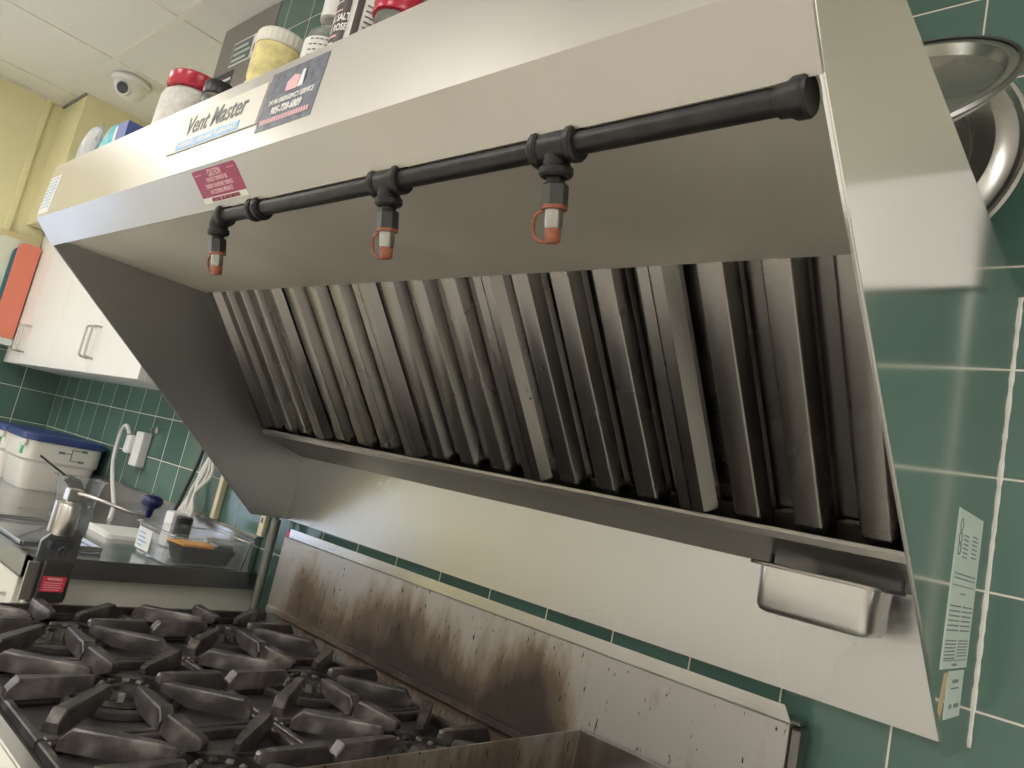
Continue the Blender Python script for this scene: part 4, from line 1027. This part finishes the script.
# packet: clear bag, teal wipes pack and blue box at the left corner
jzl = topz(-.77)+.002
t = thing('tissue_box', 'white and blue cardboard box at the left end of the hood top', 'box', (-1.60, -.735, jzl), 'packets at the left end of the hood top')
b = bm_new(); add_box(b, -1.648, -1.575, -.755, -.690, jzl, jzl+.075, .002); obj('box', b, M['white_paper'], t)
b = bm_new(); add_box(b, -1.628, -1.5745, -.7558, -.6895, jzl+.015, jzl+.0755); obj('blue_panel', b, M['blue_box'], t)
def pouch(x0, x1, y, z0, z1, th, mat, name, par, lean=.0, puff=1.):
    b = bm_new(); nx, nz = 8, 8; F = []; Bk = []
    for j in range(nz+1):
        f = []; k_ = []
        for i in range(nx+1):
            u_, v_ = i/nx, j/nz; bulge = (math.sin(PI*u_)**.6)*(math.sin(PI*min(1, .15+v_*.85))**.6 if v_ < 1 else 0)*th/2*puff + .0008
            wob = .004*math.sin(9*u_+5*v_)*v_
            x = x0+(x1-x0)*u_ ; z = z0+(z1-z0)*v_ - .012*v_*abs(u_-.5)*2 + wob
            yy = y+lean*v_
            f.append(b.verts.new((x, yy-bulge, z))); k_.append(b.verts.new((x, yy+bulge, z)))
        F.append(f); Bk.append(k_)
    for j in range(nz):
        for i in range(nx):
            b.faces.new((F[j][i], F[j][i+1], F[j+1][i+1], F[j+1][i])); b.faces.new((Bk[j][i], Bk[j+1][i], Bk[j+1][i+1], Bk[j][i+1]))
    for j in range(nz):
        b.faces.new((F[j][0], F[j+1][0], Bk[j+1][0], Bk[j][0])); b.faces.new((F[j][nx], Bk[j][nx], Bk[j+1][nx], F[j+1][nx]))
    for i in range(nx):
        b.faces.new((F[0][i], Bk[0][i], Bk[0][i+1], F[0][i+1])); b.faces.new((F[nz][i], F[nz][i+1], Bk[nz][i+1], Bk[nz][i]))
    return obj(name, b, mat, par, True, 1.2)
t = thing('wipes_packet', 'teal and white packet with purple print beside the clear bag', 'packet', (-1.70, -.76, jzl), 'packets at the left end of the hood top')
pk = pouch(-1.755, -1.655, -.745, jzl, jzl+.105, .030, M['teal'], 'pouch', t, .01)
text('Soft', .030, (-1.705, -.7645, jzl+.068), Vector((.5, 0, .87)), Vector((-.87, 0, .5)), M['purple'], t, .9)
pouch(-1.663, -1.640, -.748, jzl, jzl+.098, .016, M['white_paper'], 'white_flap', t, .01)
t = thing('plastic_bag', 'crumpled clear plastic bag at the left corner of the hood top', 'bag', (-1.79, -.755, jzl), 'packets at the left end of the hood top')
pouch(-1.828, -1.752, -.757, jzl, jzl+.108, .034, M['bag'], 'bag', t, .008)
b = bm_new(); add_lathe(b, [(0, 0), (.020, 0), (.022, .004), (.022, .018), (.018, .024), (0, .026)], (-1.822, -.745+.02, jzl+.0005), seg=20); 
o = obj('purple_cap', b, M['purple'], None, True); rebase(o, (-1.822, -.725, jzl)); tag(o, 'small dark purple cap at the very left corner of the hood top', 'cap')

# round lids leaning by the right end
def dish(name, lab, c, n, prof, mat, parts, cat='pan lid'):
    t = thing(name, lab, cat, c, 'round metal lids on the right end of the hood')
    b = bm_new(); add_lathe(b, prof, c, n, 64); obj('disc', b, mat, t, True, .7)
    for nm, pr, mm in parts:
        b = bm_new(); add_lathe(b, pr, c, n, 56); obj(nm, b, mm, t, True, .7)
    return t
dish('ringed_lid', 'large round stainless lid with stepped rings leaning on the green tiles', (-.383, -.058, 1.888), (0, -1, .06),
     [(0, .006), (.040, .006), (.046, .020), (.062, .024), (.078, .020), (.084, .004), (.098, 0), (.112, .004), (.120, .020), (.146, .022), (.158, .010), (.172, .008), (.180, .013), (.184, .010), (.183, .004), (.172, .004), (.158, .004), (.144, .016), (.122, .014), (.112, -.002), (.098, -.005), (.082, -.001), (.074, .014), (.062, .018), (.048, .014), (.042, 0), (0, 0)],
     M['lid'], [('rolled_rim', [(.180, .004), (.185, .003), (.188, .008), (.185, .014), (.180, .014)], M['chrome'])])
nn = Vector((0, -.80, .60))
dish('round_tray', 'shallow round metal tray propped in front of the ringed lid', (-.352, -.245, 1.872), nn,
     [(0, 0), (.140, 0), (.150, .004), (.156, .018), (.164, .019), (.170, .017), (.170, .015), (.160, .015), (.153, .001), (.142, -.003), (0, -.003)],
     M['lid'], [('rolled_rim', [(.167, .014), (.171, .013), (.174, .017), (.171, .021), (.167, .020)], M['dark_steel'])], 'tray')
# white notice board right of the hood (seen mirrored in the polished side)
o = thing('notice_board', 'white board on the tiles just right of the hood', 'board', (.15, -.006, 1.70))
b = bm_new(); add_box(b, -.142, 1.4, -.014, -.001, 1.700, 1.885, .002); obj('panel', b, M['white_plastic'], o)

# ------------------------------------------------------------------ world + view
w = bpy.data.worlds.new('world'); S.world = w; w.use_nodes = True
w.node_tree.nodes['Background'].inputs[0].default_value = (.75, .82, .95, 1); w.node_tree.nodes['Background'].inputs[1].default_value = .3
S.view_settings.view_transform = 'Standard'; S.view_settings.look = 'None'; S.view_settings.gamma = 1
S.view_settings.exposure = 0.58
try: S.view_settings.use_curve_mapping = False
except Exception: pass
